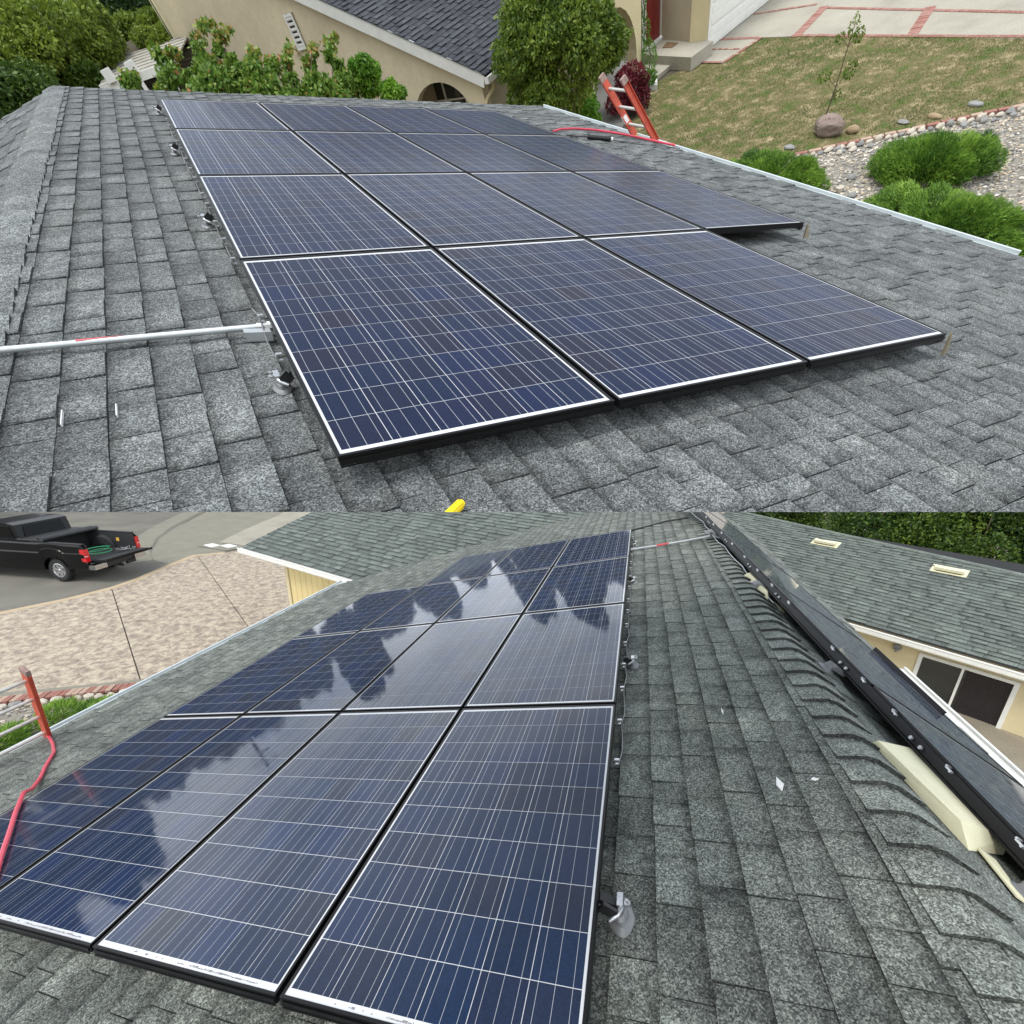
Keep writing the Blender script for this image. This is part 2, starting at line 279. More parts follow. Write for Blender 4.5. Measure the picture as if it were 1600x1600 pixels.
# ------------------------------------------------------------------ builders
def unit(v): v = np.asarray(v, float); return v / np.linalg.norm(v)
def tagit(o, label=None, cat=None, group=None, kind=None):
    for k_, v in (('label', label), ('category', cat), ('group', group), ('kind', kind)):
        if v: o[k_] = v
    return o
class Thing:
    """a top-level Empty at the base of a thing; its parts hang from it"""
    def __init__(s, site, name, base, label=None, cat=None, group=None, kind=None, empty=True):
        s.site, s.base, s.root = site, np.asarray(base, float), None
        if empty:
            s.root = bpy.data.objects.new(name, None); C.objects.link(s.root); s.root.empty_display_size = 0.1
            s.place(s.root); tagit(s.root, label, cat, group, kind)
    def place(s, o):
        M = Matrix.Identity(4)
        p = s.site.w(s.base)
        for i in range(3):
            for j in range(3): M[i][j] = s.site.R[i][j]
            M[i][3] = p[i]
        o.matrix_world = M
class MB:
    def __init__(s): s.v = []; s.f = []; s.m = []; s.t = []; s.uv = []
    def poly(s, pts, mi=0, tab=None, uv=None):
        i = len(s.v); n = len(pts)
        s.v += [tuple(p) for p in pts]; s.f.append(tuple(range(i, i + n))); s.m.append(mi)
        s.t += list(tab) if tab is not None else [(0.5, 0.5, 0.5)] * n
        s.uv += list(uv) if uv is not None else [(0, 0)] * n
    def hexa(s, c, mi=0, tab=None, faces='all'):
        """8 corners: 4 bottom, 4 top (same winding)"""
        q = [(3, 2, 1, 0), (4, 5, 6, 7), (0, 1, 5, 4), (1, 2, 6, 5), (2, 3, 7, 6), (3, 0, 4, 7)]
        for a in q: s.poly([c[i] for i in a], mi, None if tab is None else [tab] * 4)
    def box(s, o, x, y, z, mi=0):
        """corner o, edge vectors"""
        o, x, y, z = (np.asarray(a, float) for a in (o, x, y, z))
        s.hexa([o, o + x, o + x + y, o + y, o + z, o + x + z, o + x + y + z, o + y + z], mi)
    def cbox(s, c, hx, hy, hz, mi=0):
        c, hx, hy, hz = (np.asarray(a, float) for a in (c, hx, hy, hz)); s.box(c - hx - hy - hz, 2 * hx, 2 * hy, 2 * hz, mi)
    def bar(s, a, b, w, h, up=(0, 0, 1), mi=0):
        a, b = np.asarray(a, float), np.asarray(b, float); d = unit(b - a); sd = unit(np.cross(d, up)); u = np.cross(sd, d)
        s.box(a - sd * w / 2 - u * h / 2, b - a, sd * w, u * h, mi)
    def tube(s, pts, r, n=8, mi=0, caps=True):
        pts = [np.asarray(p, float) for p in pts]; rs = r if hasattr(r, '__len__') else [r] * len(pts)
        rings = []; pu = None
        for i, p in enumerate(pts):
            d = unit(pts[min(i + 1, len(pts) - 1)] - pts[max(i - 1, 0)])
            if pu is None: pu = np.array([0, 0, 1.0]) if abs(d[2]) < .9 else np.array([1.0, 0, 0])
            sd = unit(np.cross(d, pu)); pu = np.cross(sd, d)
            rings.append([p + rs[i] * (math.cos(2 * math.pi * j / n) * sd + math.sin(2 * math.pi * j / n) * pu) for j in range(n)])
        for a, b in zip(rings, rings[1:]):
            for j in range(n): s.poly([a[j], a[(j + 1) % n], b[(j + 1) % n], b[j]], mi)
        if caps: s.poly(rings[0][::-1], mi); s.poly(rings[-1], mi)
    def lathe(s, o, ax, prof, n=20, mi=0, ref=None):
        """prof: (radius, height) along axis ax"""
        o = np.asarray(o, float); ax = unit(ax); r0 = np.array([0, 0, 1.0]) if abs(ax[2]) < .9 else np.array([1.0, 0, 0])
        x = unit(np.cross(ax, r0)); y = np.cross(ax, x)
        R_ = [[o + ax * h + r * (math.cos(2 * math.pi * j / n) * x + math.sin(2 * math.pi * j / n) * y) for j in range(n)] for r, h in prof]
        for a, b in zip(R_, R_[1:]):
            for j in range(n): s.poly([a[j], a[(j + 1) % n], b[(j + 1) % n], b[j]], mi)
    def prism(s, poly, d, mi=0, top=True):
        poly = [np.asarray(p, float) for p in poly]; d = np.asarray(d, float); n = len(poly)
        s.poly(poly[::-1], mi); s.poly([p + d for p in poly], mi)
        for i in range(n): j = (i + 1) % n; s.poly([poly[i], poly[j], poly[j] + d, poly[i] + d], mi)
    def clip(s, p0, n):
        """keep the side n points to"""
        p0, n = np.asarray(p0, float), np.asarray(n, float); o = MB()
        for f, mi in zip(s.f, s.m):
            P = [np.array(s.v[i]) for i in f]; D = [(p - p0) @ n for p in P]; Tt = [np.array(s.t[i]) for i in f]; U = [np.array(s.uv[i]) for i in f]
            if max(D) <= 0: continue
            if min(D) >= 0: o.poly(P, mi, Tt, U); continue
            a, t, u = [], [], []
            for i in range(len(P)):
                j = (i + 1) % len(P)
                if D[i] >= 0: a.append(P[i]); t.append(Tt[i]); u.append(U[i])
                if D[i] * D[j] < 0:
                    k_ = D[i] / (D[i] - D[j]); a.append(P[i] + (P[j] - P[i]) * k_); t.append(Tt[i] + (Tt[j] - Tt[i]) * k_); u.append(U[i] + (U[j] - U[i]) * k_)
            if len(a) > 2: o.poly(a, mi, t, u)
        return o
    def mesh(s, site, base, name, mats, smooth=False):
        me = bpy.data.meshes.new(name); k_ = site.k; b = np.asarray(base, float)
        V = np.array(s.v, float).reshape(-1, 3) - b
        fl = np.array([site.flip * k_, k_, k_])
        F = s.f if site.flip > 0 else [f[::-1] for f in s.f]
        me.from_pydata((V * fl).tolist(), [], F)
        lp = me.attributes.new('lp', 'FLOAT_VECTOR', 'POINT'); lp.data.foreach_set('vector', np.array(s.v, np.float32).ravel())
        ta = me.attributes.new('tab', 'FLOAT_COLOR', 'POINT')
        t4 = np.ones((len(s.t), 4), np.float32); t4[:, :3] = np.array(s.t, np.float32).reshape(-1, 3); ta.data.foreach_set('color', t4.ravel())
        if any(u[0] or u[1] for u in s.uv[:8]):
            ul = me.uv_layers.new(name='UVMap'); UV = np.array(s.uv, np.float32)
            li = np.zeros(len(me.loops), np.int32); me.loops.foreach_get('vertex_index', li); ul.data.foreach_set('uv', UV[li].ravel())
        for m in (mats if isinstance(mats, (list, tuple)) else [mats]): me.materials.append(m)
        if max(s.m, default=0): me.polygons.foreach_set('material_index', s.m)
        if smooth:
            me.polygons.foreach_set('use_smooth', [True] * len(s.f)); me.update()
            import bmesh
            bm = bmesh.new(); bm.from_mesh(me); bmesh.ops.remove_doubles(bm, verts=bm.verts, dist=0.0004 * k_); bm.to_mesh(me); bm.free()
            try: me.set_sharp_from_angle(angle=R(smooth if smooth is not True else 40))
            except Exception: pass
        return me
    def part(s, th, name, mats, smooth=False, parent=None, **kw):
        me = s.mesh(th.site, th.base, name, mats, smooth)
        o = bpy.data.objects.new(name, me); C.objects.link(o)
        o.parent = parent or th.root
        tagit(o, **kw); return o
    def top(s, site, name, base, mats, smooth=False, **kw):
        th = Thing(site, name, base, empty=False)
        o = bpy.data.objects.new(name, s.mesh(site, base, name, mats, smooth)); C.objects.link(o); th.place(o)
        tagit(o, **kw); return o
def np_mesh(site, base, name, V, nper, tones, mats, th=None, parent=None, **kw):
    """many loose polygons of nper corners, V: (n*nper,3) site metres"""
    me = bpy.data.meshes.new(name); n = len(V) // nper; b = np.asarray(base, float)
    X = ((V - b) * np.array([site.flip * site.k, site.k, site.k])).astype(np.float32)
    me.vertices.add(len(V)); me.vertices.foreach_set('co', X.ravel())
    me.loops.add(len(V)); me.loops.foreach_set('vertex_index', np.arange(len(V), dtype=np.int32))
    me.polygons.add(n); me.polygons.foreach_set('loop_start', np.arange(0, len(V), nper, dtype=np.int32))
    lp = me.attributes.new('lp', 'FLOAT_VECTOR', 'POINT'); lp.data.foreach_set('vector', V.astype(np.float32).ravel())
    ta = me.attributes.new('tab', 'FLOAT_COLOR', 'POINT'); t4 = np.ones((len(V), 4), np.float32); t4[:, 0] = t4[:, 1] = t4[:, 2] = np.repeat(tones, nper); ta.data.foreach_set('color', t4.ravel())
    me.materials.append(mats); me.update(calc_edges=True); me.validate()
    o = bpy.data.objects.new(name, me); C.objects.link(o)
    if th is not None: o.parent = parent or th.root
    else: Thing(site, name, base, empty=False).place(o)
    tagit(o, **kw); return o
def leaf_cards(P, size, out, droop=0.3, wid=0.5, spread=1.0):
    """diamond leaves at P (n,3), roughly facing out; each is four corners, bent"""
    n = len(P); d = out + RNG.normal(0, 0.7 * spread, (n, 3)); d[:, 2] -= droop; d /= np.linalg.norm(d, axis=1, keepdims=True) + 1e-9
    s_ = np.cross(d, RNG.normal(0, 1, (n, 3))); s_ /= np.linalg.norm(s_, axis=1, keepdims=True) + 1e-9
    L_ = (size * RNG.uniform(.6, 1.3, (n, 1)))
    a = P - d * L_ * .5; b = P + s_ * L_ * wid * .5; c = P + d * L_ * .5; e = P - s_ * L_ * wid * .5
    return np.stack([a, b, c, e], 1).reshape(-1, 3)
def lump_points(lumps, n, inner=0.62):
    """points in the outer shell of ellipsoid lumps (centre, radii)"""
    A = np.array([l[1][0] * l[1][1] + l[1][1] * l[1][2] + l[1][0] * l[1][2] for l in lumps]); A = A / A.sum()
    idx = RNG.choice(len(lumps), n, p=A); c = np.array([l[0] for l in lumps], float)[idx]; r = np.array([l[1] for l in lumps], float)[idx]
    d = RNG.normal(0, 1, (n, 3)); d /= np.linalg.norm(d, axis=1, keepdims=True)
    w = np.sin(d[:, 0] * 7 + idx) * np.sin(d[:, 1] * 6 + idx * 2) * np.sin(d[:, 2] * 8 + idx)
    rad = RNG.uniform(inner, 1.0, n) ** .6 * (1 + .2 * w)
    return c + r * d * rad[:, None], d, w, idx
def crown_lumps(c, r, n, frac=0.42, seed=0):
    g = np.random.default_rng(seed); c = np.array(c, float); r = np.array(r, float); out = [(c, r * .72)]
    for i in range(n):
        d = g.normal(0, 1, 3); d /= np.linalg.norm(d); d[2] = d[2] if d[2] > -.5 else -d[2]
        out.append((c + r * d * g.uniform(.55, .78), r * frac * g.uniform(.6, 1.15)))
    return out
def foliage(site, th, name, lumps, n, size, mat, tone=(0.45, 0.22), droop=0.3, wid=0.5, part_name='crown', topred=0, **kw):
    P, d, w, idx = lump_points(lumps, n)
    jit = RNG.normal(0, 1, len(lumps))[idx]
    t = np.clip(tone[0] + tone[1] * (0.5 * w + 0.45 * jit + RNG.normal(0, .5, n)), 0, 1)
    V = leaf_cards(P, size, d, droop, wid)
    return np_mesh(site, th.base, part_name, V, 4, t, mat, th=th, **kw)
def trunk(mb, a, b, r0, r1, bend=0.05, n=7, seg=5):
    a, b = np.array(a, float), np.array(b, float); L_ = np.linalg.norm(b - a); pts = []
    for i in range(seg + 1):
        t = i / seg; pts.append(a + (b - a) * t + RNG.normal(0, bend * L_ * .3, 3) * (0 if i in (0,) else 1) * math.sin(math.pi * t))
    mb.tube(pts, [r0 + (r1 - r0) * i / seg for i in range(seg + 1)], n)
    return pts

# ------------------------------------------------------------------ roof frames (p along the ridge, q down the slope, w off the glass)
oT = np.array([-0.24747, 1.19928, 4.49877]); pT = np.array([-0.07007, 1.04195, 0.0255]); qT = np.array([0.93969, 0, -0.34202]); nT = np.array([0.34202, 0, 0.93969])
oB = np.array([-0.00169, 0.654, 4.11551]); pB = np.array([0.03799, 0.98496, -0.01018]); qB = np.array([0.96593, 0, -0.25882]); nB = np.array([0.25882, 0, 0.96593])
def FT(p, q, w=0.0): return oT + pT * p + qT * q + nT * w
def FB(p, q, w=0.0): return oB + pB * p + qB * q + nB * w
# the upper roof ends where its slab ends: along the level line through the eye
seam_n = np.array([-((TX[1]) + TX[2] / 7), -((TY[1]) + TY[2] / 7), -((TZ[1]) + TZ[2] / 7)]); seam_p = np.array([0, 0, GT])

def shingle_field(th, F, p0, p1, q0, q1, mat, E=0.15, w0=-0.12, inside=None, clips=(), picks=300, tmin=.13, tmax=.34, avoid=None, lo=.004, hi=.010, pdark=0.5, seed=1, name='shingle', rev=False):
    """laminated shingles, every tab its own piece: the ones that show largest are objects, the rest one part"""
    g = random.Random(seed); tabs = []; nq = int(round((q1 - q0) / E))
    for i in range(nq):
        qa = q0 + i * E; qb = qa + E; p = p0 - g.uniform(0, .3); raised = g.random() < .5
        while p < p1:
            wd = g.uniform(tmin, tmax); a, b = max(p, p0), min(p + wd, p1); p += wd; raised = not raised if g.random() < .85 else raised
            if b - a < .03: continue
            pm, qm = (a + b) / 2, (qa + qb) / 2
            if inside and not inside(pm, qm): continue
            th_ = (hi if raised else lo) * g.uniform(.85, 1.15); tn = g.uniform(.82, 1.14) * (1.07 if raised else .92)
            j = [g.uniform(-.003, .003) for _ in range(2)]
            m = MB(); gp = .0022
            a_, b_ = a + gp, b - gp; qe = qb + j[0]; qe2 = qb + j[0] + j[1] * .4
            top = [F(a_, qa, w0 + .001), F(b_, qa, w0 + .001), F(b_, qe2, w0 + th_), F(a_, qe, w0 + th_)]
            u0, u1 = (1.0, 0.0) if rev else (0.0, 1.0)
            if not raised: u0 = u1 = 0.6
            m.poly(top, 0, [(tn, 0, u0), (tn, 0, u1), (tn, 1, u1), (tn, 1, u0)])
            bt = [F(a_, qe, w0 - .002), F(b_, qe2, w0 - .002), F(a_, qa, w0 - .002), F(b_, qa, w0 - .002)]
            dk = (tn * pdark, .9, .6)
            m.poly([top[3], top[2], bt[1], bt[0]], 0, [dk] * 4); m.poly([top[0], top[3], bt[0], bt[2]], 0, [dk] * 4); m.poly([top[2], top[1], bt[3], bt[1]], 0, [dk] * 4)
            tabs.append([pm, qm, (b - a) * E, m])
    for t in tabs:
        c = F(t[0], t[1], w0); x, y, z = th.site.pix(c)
        vis = -20 < x < 1620 and z > .1 and (y < 800 if th.site is T else y > 790) and -20 < y < 1620 and not (avoid and avoid(t[0], t[1]))
        t.append(t[2] / z ** 2 if vis else 0)
    tabs.sort(key=lambda t: -t[4]); rest = MB(); made = 0
    for pm, qm, ar, m, sc_ in tabs:
        for cp in clips: m = m.clip(*cp)
        if not m.f: continue
        if sc_ > 0 and made < picks:
            m.part(th, name, mat); made += 1
        else:
            k_ = len(rest.v); rest.v += m.v; rest.f += [tuple(i + k_ for i in f) for f in m.f]; rest.m += m.m; rest.t += m.t; rest.uv += m.uv
    if rest.f: rest.part(th, name if picks == 0 else 'shingle_courses', mat, kind='stuff')

# ------------------------------------------------------------------ solar panels
P_L, P_W = 1.65, 0.99
def panel_meshes(site, pv, qv, nv):
    pv, qv, nv = (np.asarray(a, float) for a in (pv, qv, nv)); f = lambda p, q, w=0.: pv * p + qv * q + nv * w
    def rect(mb, p0, p1, q0, q1, w0, w1, mi=0, uv=None):
        c = [f(p0, q0, w0), f(p1, q0, w0), f(p1, q1, w0), f(p0, q1, w0), f(p0, q0, w1), f(p1, q0, w1), f(p1, q1, w1), f(p0, q1, w1)]
        for a in [(4, 5, 6, 7), (0, 1, 5, 4), (1, 2, 6, 5), (2, 3, 7, 6), (3, 0, 4, 7)]: mb.poly([c[i] for i in a], mi, None, uv if uv and a[0] == 4 else None)
    fr = MB(); l = .0095; h = -.030
    rect(fr, 0, l, 0, P_W, h, 0); rect(fr, P_L - l, P_L, 0, P_W, h, 0); rect(fr, l, P_L - l, 0, l, h, -.0004); rect(fr, l, P_L - l, P_W - l, P_W, h, -.0004)
    for a, b in ((-.004, .0), (P_L, P_L + .004)): rect(fr, a, b, .0, P_W, h, h + .008); 
    bk = MB(); rect(bk, l, P_L - l, l, P_W - l, -.02, -.0045)
    ce = MB(); cw = .1565; rect(ce, 0, cw, 0, cw, -.0045, -.0038, 0, [(0.001, 0.001), (1, 0), (1, 1), (0, 1)])
    ce.uv = [u if u != (0, 0) else (0.5, 0.5) for u in ce.uv]; ce.uv[0] = (0.001, 0.001)
    z = np.zeros(3)
    pitch = .1588; p00 = (P_L - 10 * pitch) / 2; q00 = (P_W - 6 * pitch) / 2
    cells = [f(p00 + i * pitch + .0012, q00 + j * pitch + .0012) for i in range(10) for j in range(6)]
    return fr.mesh(site, z, 'frame', m_frame), bk.mesh(site, z, 'backsheet', m_back_d if site is T else m_back), ce.mesh(site, z, 'cell', m_cell_d if site is T else m_cell), cells
PM = {'T': panel_meshes(T, pT, qT, nT), 'B': panel_meshes(B, pB, qB, nB)}
def place_panel(site, meshes, at, label, group, cat='solar panel'):
    th = Thing(site, 'solar_panel', at, label, cat, group)
    fr, bk, ce, cells = meshes
    for nm, me in (('frame', fr), ('backsheet', bk)):
        o = bpy.data.objects.new(nm, me); C.objects.link(o); o.parent = th.root
    for c in cells:
        o = bpy.data.objects.new('cell', ce); C.objects.link(o); o.parent = th.root
        o.location = Vector((c[0] * site.flip * site.k, c[1] * site.k, c[2] * site.k))
    return th
ordi = ['front', 'second', 'third', 'farthest']
colT = ['leftmost by the ridge', 'second from left', 'third from left', 'rightmost by the eave']
for i in range(4):
    for j in range(4):
        if i == 0 and j == 3: continue
        place_panel(T, PM['T'], FT(i * 1.67, j * 1.01), f"blue panel, {ordi[i]} row of the upper array, {colT[j]}", 'panels of the array on the upper roof')
colB = ['column along the bare ridge strip', 'second column from the ridge strip', 'third column from the ridge strip', 'column nearest the gutter']
for i in range(4):
    for j in range(4):
        if i == 3 and j == 3: continue
        pn = place_panel(B, PM['B'], FB(i * 1.67 + .01, j * 1.01), f"glossy panel, {ordi[i]} row of the lower roof array, {colB[j]}", 'panels of the array on the lower roof')
        if i == 0:      # serial label printed along the near white margin
            g_ = random.Random(j); m = MB(); a_ = FB(i * 1.67 + .01, j * 1.01); q_ = .10
            while q_ < .80:
                w_ = g_.choice([.002, .002, .003, .005, .012, .018]); m.box(a_ + pB * (.018 + g_.uniform(0, .002)) + qB * q_ + nB * -.0043, pB * g_.choice([.003, .004, .006]), qB * w_, nB * .0006); q_ += w_ + g_.choice([.002, .003, .004, .03 if q_ > .4 else .004, .05 if q_ > .5 else .004])
            m.part(pn, 'serial_label', m_print)

# ================================================================== UPPER SITE
def up(p): return np.array([0, 0, 1.0]) * p
CL = [(seam_p, seam_n)]
def quad_sheet(site, name, base, poly, z, mat, thick=0.0, **kw):
    m = MB(); P = [(*p, z) for p in poly]
    if thick: m.prism([(p[0], p[1], z - thick) for p in poly], (0, 0, thick))
    else: m.poly(P)
    return m.top(site, name, base, mat, kind='structure', **kw)
# --- house carrying the upper array
hT = Thing(T, 'house', (4.5, 5, 0), 'house under the upper array, its grey shingled roof filling the upper foreground', 'house')
m = MB(); EQ = 5.80; RQ = -1.10; PF = 8.42; PN = -2.2
m.poly([FT(PN, RQ, -.125), FT(PF, RQ, -.125), FT(PF, EQ, -.125), FT(PN, EQ, -.125)])
cr_ = FT(0, RQ, -.125); bkd = np.array([-math.cos(R(3)), 0, -math.sin(R(3))]); bkn = np.array([-math.sin(R(3)), 0, math.cos(R(3))])
def FTb(y, s, w=0.0): return np.array([FT(0, RQ, -.12)[0], 0, FT(y, RQ, -.12)[2]]) + np.array([pT[0] * y, oT[1] + pT[1] * y, 0]) + bkd * s + bkn * w
m.poly([FTb(PN, 0, -.005), FTb(PF, 0, -.005), FTb(PF, 2.4, -.005), FTb(PN, 2.4, -.005)])
m = m.clip(*CL[0]); m.part(hT, 'roof_deck', m_deck)
under = lambda p, q: (0 < p < 6.6 and 0.03 < q < 3.0) or (1.7 < p < 6.6 and 0.03 < q < 4.0)
shingle_field(hT, FT, PN, PF, RQ + .02, EQ, m_sh_t, clips=CL, avoid=under, seed=3, tmin=.095, tmax=.25)
shingle_field(hT, FTb, PN, PF, 0.0, 2.4, m_sh_t, w0=0.0, clips=CL, picks=0, seed=4, tmin=.2, tmax=.5)
def ridge_caps(th, F, Fb, p0, p1, dirn, mat, qe=-.97, sback=.13, step=.154, clips=(), hi=.022, name='ridge_cap', seed=5):
    g = random.Random(seed); n = int((p1 - p0) / step)
    for i in range(n):
        a = p0 + i * step; b = a + step * 1.0; m = MB(); tn = g.uniform(1.0, 1.3)
        hn, hf = hi * g.uniform(.85, 1.1), .004
        if dirn > 0: hn, hf = hf, hn
        sk = g.uniform(-.004, .004)
        def prof(p, w): return [F(p, qe + sk, -.119 + w * .9), F(p, RQ + .05, -.119 + w * .95), F(p, RQ + .015, -.122 + w), Fb(p, .02, w - .001), Fb(p, .055, w), Fb(p, sback, w)]
        A, Bp = prof(a, hn), prof(b, hf); A0, B0 = prof(a, -.002), prof(b, -.002)
        for k_ in range(5):
            m.poly([A[k_], Bp[k_], Bp[k_ + 1], A[k_ + 1]], 0, [(tn, .9, .7)] * 4)
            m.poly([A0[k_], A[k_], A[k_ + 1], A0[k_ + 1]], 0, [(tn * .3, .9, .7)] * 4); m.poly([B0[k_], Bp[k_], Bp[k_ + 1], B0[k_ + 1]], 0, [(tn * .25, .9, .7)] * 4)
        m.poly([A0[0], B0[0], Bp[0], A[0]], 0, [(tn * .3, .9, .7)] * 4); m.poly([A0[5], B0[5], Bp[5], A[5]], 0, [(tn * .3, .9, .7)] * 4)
        for cp in clips: m = m.clip(*cp)
        if m.f: m.part(th, name, mat)
ridge_caps(hT, FT, FTb, 1.2, PF, 1, m_sh_t, clips=CL)
m = MB(); g0, g1 = FT(1.0, EQ, -.13), FT(PF, EQ, -.13)     # gutter: channel of three sides
for dx, dz, w, h in ((.02, -.065, .006, .10), (.085, -.055, .006, .11), (.055, -.115, .065, .006), (.090, .000, .016, .008), (.053, -.024, .058, .004)):
    m.bar(g0 + (dx, 0, dz), g1 + (dx, 0, dz), w, h)
m.part(hT, 'gutter', m_gutter)
m = MB(); m.prism([FT(PF, RQ, -.135), FT(PF, EQ, -.135), FT(PF, EQ, -.30), FT(PF, RQ, -.30)], (0, .02, 0)); m.part(hT, 'fascia', m_white)
m = MB(); m.box((-4, 9.55, 0), (8.4, 0, 0), (0, .2, 0), (0, 0, 2.4)); m.box((4.3, 6, 0), (.2, 0, 0), (0, 3.6, 0), (0, 0, 2.3)); m.part(hT, 'wall', m_stucco)

# --- rooftop hardware, upper
def mounting_foot(site, at, F, label, group, yaw=0.0, side=-1, s=1.0):
    """cast foot with curved arm and bolt, sitting on the shingles beside the panel edge"""
    th = Thing(site, 'mounting_foot', at, label, 'panel mount', group)
    o = np.array(at, float); u = lambda a, b, c: o + (F(a * s, b * s * -side, c * s) - F(0, 0, 0))
    m = MB(); ax = F(0, 0, 1) - F(0, 0, 0); e1_, e2_ = F(1, 0, 0) - F(0, 0, 0), F(0, 1, 0) - F(0, 0, 0); NP = 24
    def ring(r, h, lob): return [o + s * (e1_ * math.cos(2 * math.pi * j / NP) * r * (1 + lob * math.cos(4 * math.pi * j / NP) + lob * .5 * math.cos(6 * math.pi * j / NP + 1)) + e2_ * math.sin(2 * math.pi * j / NP) * r * .8) + ax * h * s for j in range(NP)]
    rg = [ring(.050, 0, .18), ring(.056, .012, .22), ring(.050, .020, .2), ring(.036, .026, .3), ring(.033, .044, .35), ring(.026, .052, .3), ring(.001, .054, 0)]
    for ra_, rb_ in zip(rg, rg[1:]):
        for j in range(NP): m.poly([ra_[j], ra_[(j + 1) % NP], rb_[(j + 1) % NP], rb_[j]])
    m.part(th, 'cast_base', m_cast, smooth=35)
    m = MB(); pts = [u(-.042, .03, .045), u(-.03, .0, .060), u(-.005, -.012, .066), u(.02, -.004, .060)]
    m.tube(pts, [.007, .009, .009, .006], 8); m.cbox(u(0.012, -.006, .062), e1_ * .024, e2_ * .010, ax * .016); m.part(th, 'arm', m_alu, smooth=50)
    m = MB(); m.lathe(u(.0, -.03, .07), ax, [(0, 0), (.011, 0), (.011, .009), (.005, .009), (.005, .022), (0, .022)], 8); m.part(th, 'bolt', m_alu)
    m = MB(); m.bar(u(.01, 0, .05), u(.01, .06, .075), .03, .02, up=ax); m.bar(u(-.03, .01, .06), u(-.03, .05, .09), .012, .04, up=ax); m.part(th, 'black_clamp', m_black)
    return th
for i, (p, q) in enumerate([(.62, -.055), (2.62, -.07), (4.62, -.08), (6.58, -.07)]):
    mounting_foot(T, FT(p, q, -.118), FT, ['grey cast foot beside the front panel of the upper array', 'grey foot clamped under the second row edge, upper array', 'grey foot left of the third row, upper array', 'most distant grey foot beside the upper array'][i], 'cast feet along the upper array', s=.78)
def edge_wire(site, F, p0, n, q, label, step=.33, base=None, side=-1, seed=0):
    """clips under the frame with cable looping from one to the next"""
    g = random.Random(seed); th = Thing(site, 'array_cable', F(p0, q, -.06), label, 'cable')
    m = MB(); pts = []
    for i in range(n):
        p = p0 + i * step + g.uniform(-.05, .05); c = F(p, q, -.035); ax = F(0, 0, 1) - F(0, 0, 0)
        m2 = MB(); e1 = F(1, 0, 0) - F(0, 0, 0); e2 = F(0, 1, 0) - F(0, 0, 0)
        m2.cbox(c, e1 * .008, e2 * .011, ax * .003); m2.cbox(c - ax * .013 + e2 * side * .010, e1 * .007, e2 * .003, ax * .013); m2.cbox(c - ax * .024, e1 * .007, e2 * .010, ax * .002)
        m2.part(th, 'clip', m_alu)
        pts += [F(p, q + side * .006, -.058), F(p + step * .35, q + side * g.uniform(.0, .015), -.075 - g.uniform(0, .02)), F(p + step * .7, q + side * g.uniform(.0, .015), -.085 - g.uniform(0, .015))]
    m.tube(pts, .0035, 5); m.part(th, 'wire', m_cast, smooth=True)
    return th
edge_wire(T, FT, 1.75, 13, -.022, 'grey wires clipped under the upper array along its ridge side edge', seed=2)
edge_wire(T, FT, .72, 2, -.022, 'short loop of grey wire below the front left panel, upper array', seed=5)
# end clips and skirt at the array's front edge
def skirt(site, F, segs, label):
    th = Thing(site, 'array_skirt', F(segs[0][0], segs[0][1], -.1), label, 'skirt')
    for p, qa, qb in segs:
        m = MB(); e = .0
        c = lambda a, b, w: F(a, b, w)
        for (a0, a1, w0, w1) in ((-.006, -.002, -.031, -.014), (-.009, -.005, -.036, -.0325)):
            m.hexa([c(p + a0, qa, w0), c(p + a1, qa, w0), c(p + a1, qb, w0), c(p + a0, qb, w0), c(p + a0, qa, w1), c(p + a1, qa, w1), c(p + a1, qb, w1), c(p + a0, qb, w1)])
        m.part(th, 'skirt_rail', m_frame)
    return th
skirt(T, FT, [(0, -.0, .985), (0, 1.015, 1.995), (0, 2.03, 3.01), (1.67, 3.04, 4.02)], 'black lipped rail closing the front edge of the upper array')
skirt(B, FB, [(0.01, -.0, .985), (0.01, 1.015, 1.995), (0.01, 2.03, 3.01), (0.01, 3.04, 4.02)], 'black lipped rail under the near edge of the lower array')
for i, (p, q, lab) in enumerate([(-.005, 3.03, 'bronze end cap at the near right corner of the upper array'), (1.665, 4.045, 'small bronze end cap where the longer upper row ends')]):
    m = MB(); a, b, c = FT(p, q + .02, .0), FT(p - .02, q + .075, -.095), FT(p - .04, q - .005, -.095); m.prism([a, c, b], FT(.012, 0, 0) - FT(0, 0, 0))
    m.box(FT(p + .01, q - .03, -.05), FT(.06, 0, 0) - FT(0, 0, 0), FT(0, .02, 0) - FT(0, 0, 0), FT(0, 0, .03) - FT(0, 0, 0))
    m.top(T, 'corner_bracket', FT(p, q, -.1), plain('bronze_cap', (0.20, 0.17, 0.11), 0.4, 0.6) if i == 0 else MATS['bronze_cap'], label=lab, cat='bracket')
# --- conduit along the shingles on the left of the upper array
th = Thing(T, 'conduit', FT(1.1, -.5, -.07), 'grey metal conduit crossing bare shingles to the left edge of the upper array', 'pipe')
m = MB(); a, b = FT(1.165, -1.06, -.092), FT(1.085, .0, -.078); m.tube([a, a + (b - a) * .5, b], .0125, 12); m.part(th, 'pipe', m_galv, smooth=50)
m = MB(); d = unit(b - a); ax = unit(nT)
c0 = a + (b - a) * .33; c1 = a + (b - a) * .58; m.tube([c0 + ax * .0012, c1 + ax * .0012], .0129, 12, caps=False); m2 = m.clip(c0 + ax * .0095, ax * .9 + unit(pT) * .25); m2.part(th, 'red_label', m_redlab)
m = MB(); m.tube([b - d * .05, b - d * .005], .0165, 12); m.tube([b - d * .02, b + d * .01], .019, 8); m.part(th, 'connector', m_alu, smooth=40)
m = MB(); s0 = FT(1.035, -.11, -.112)   # square strut beside it
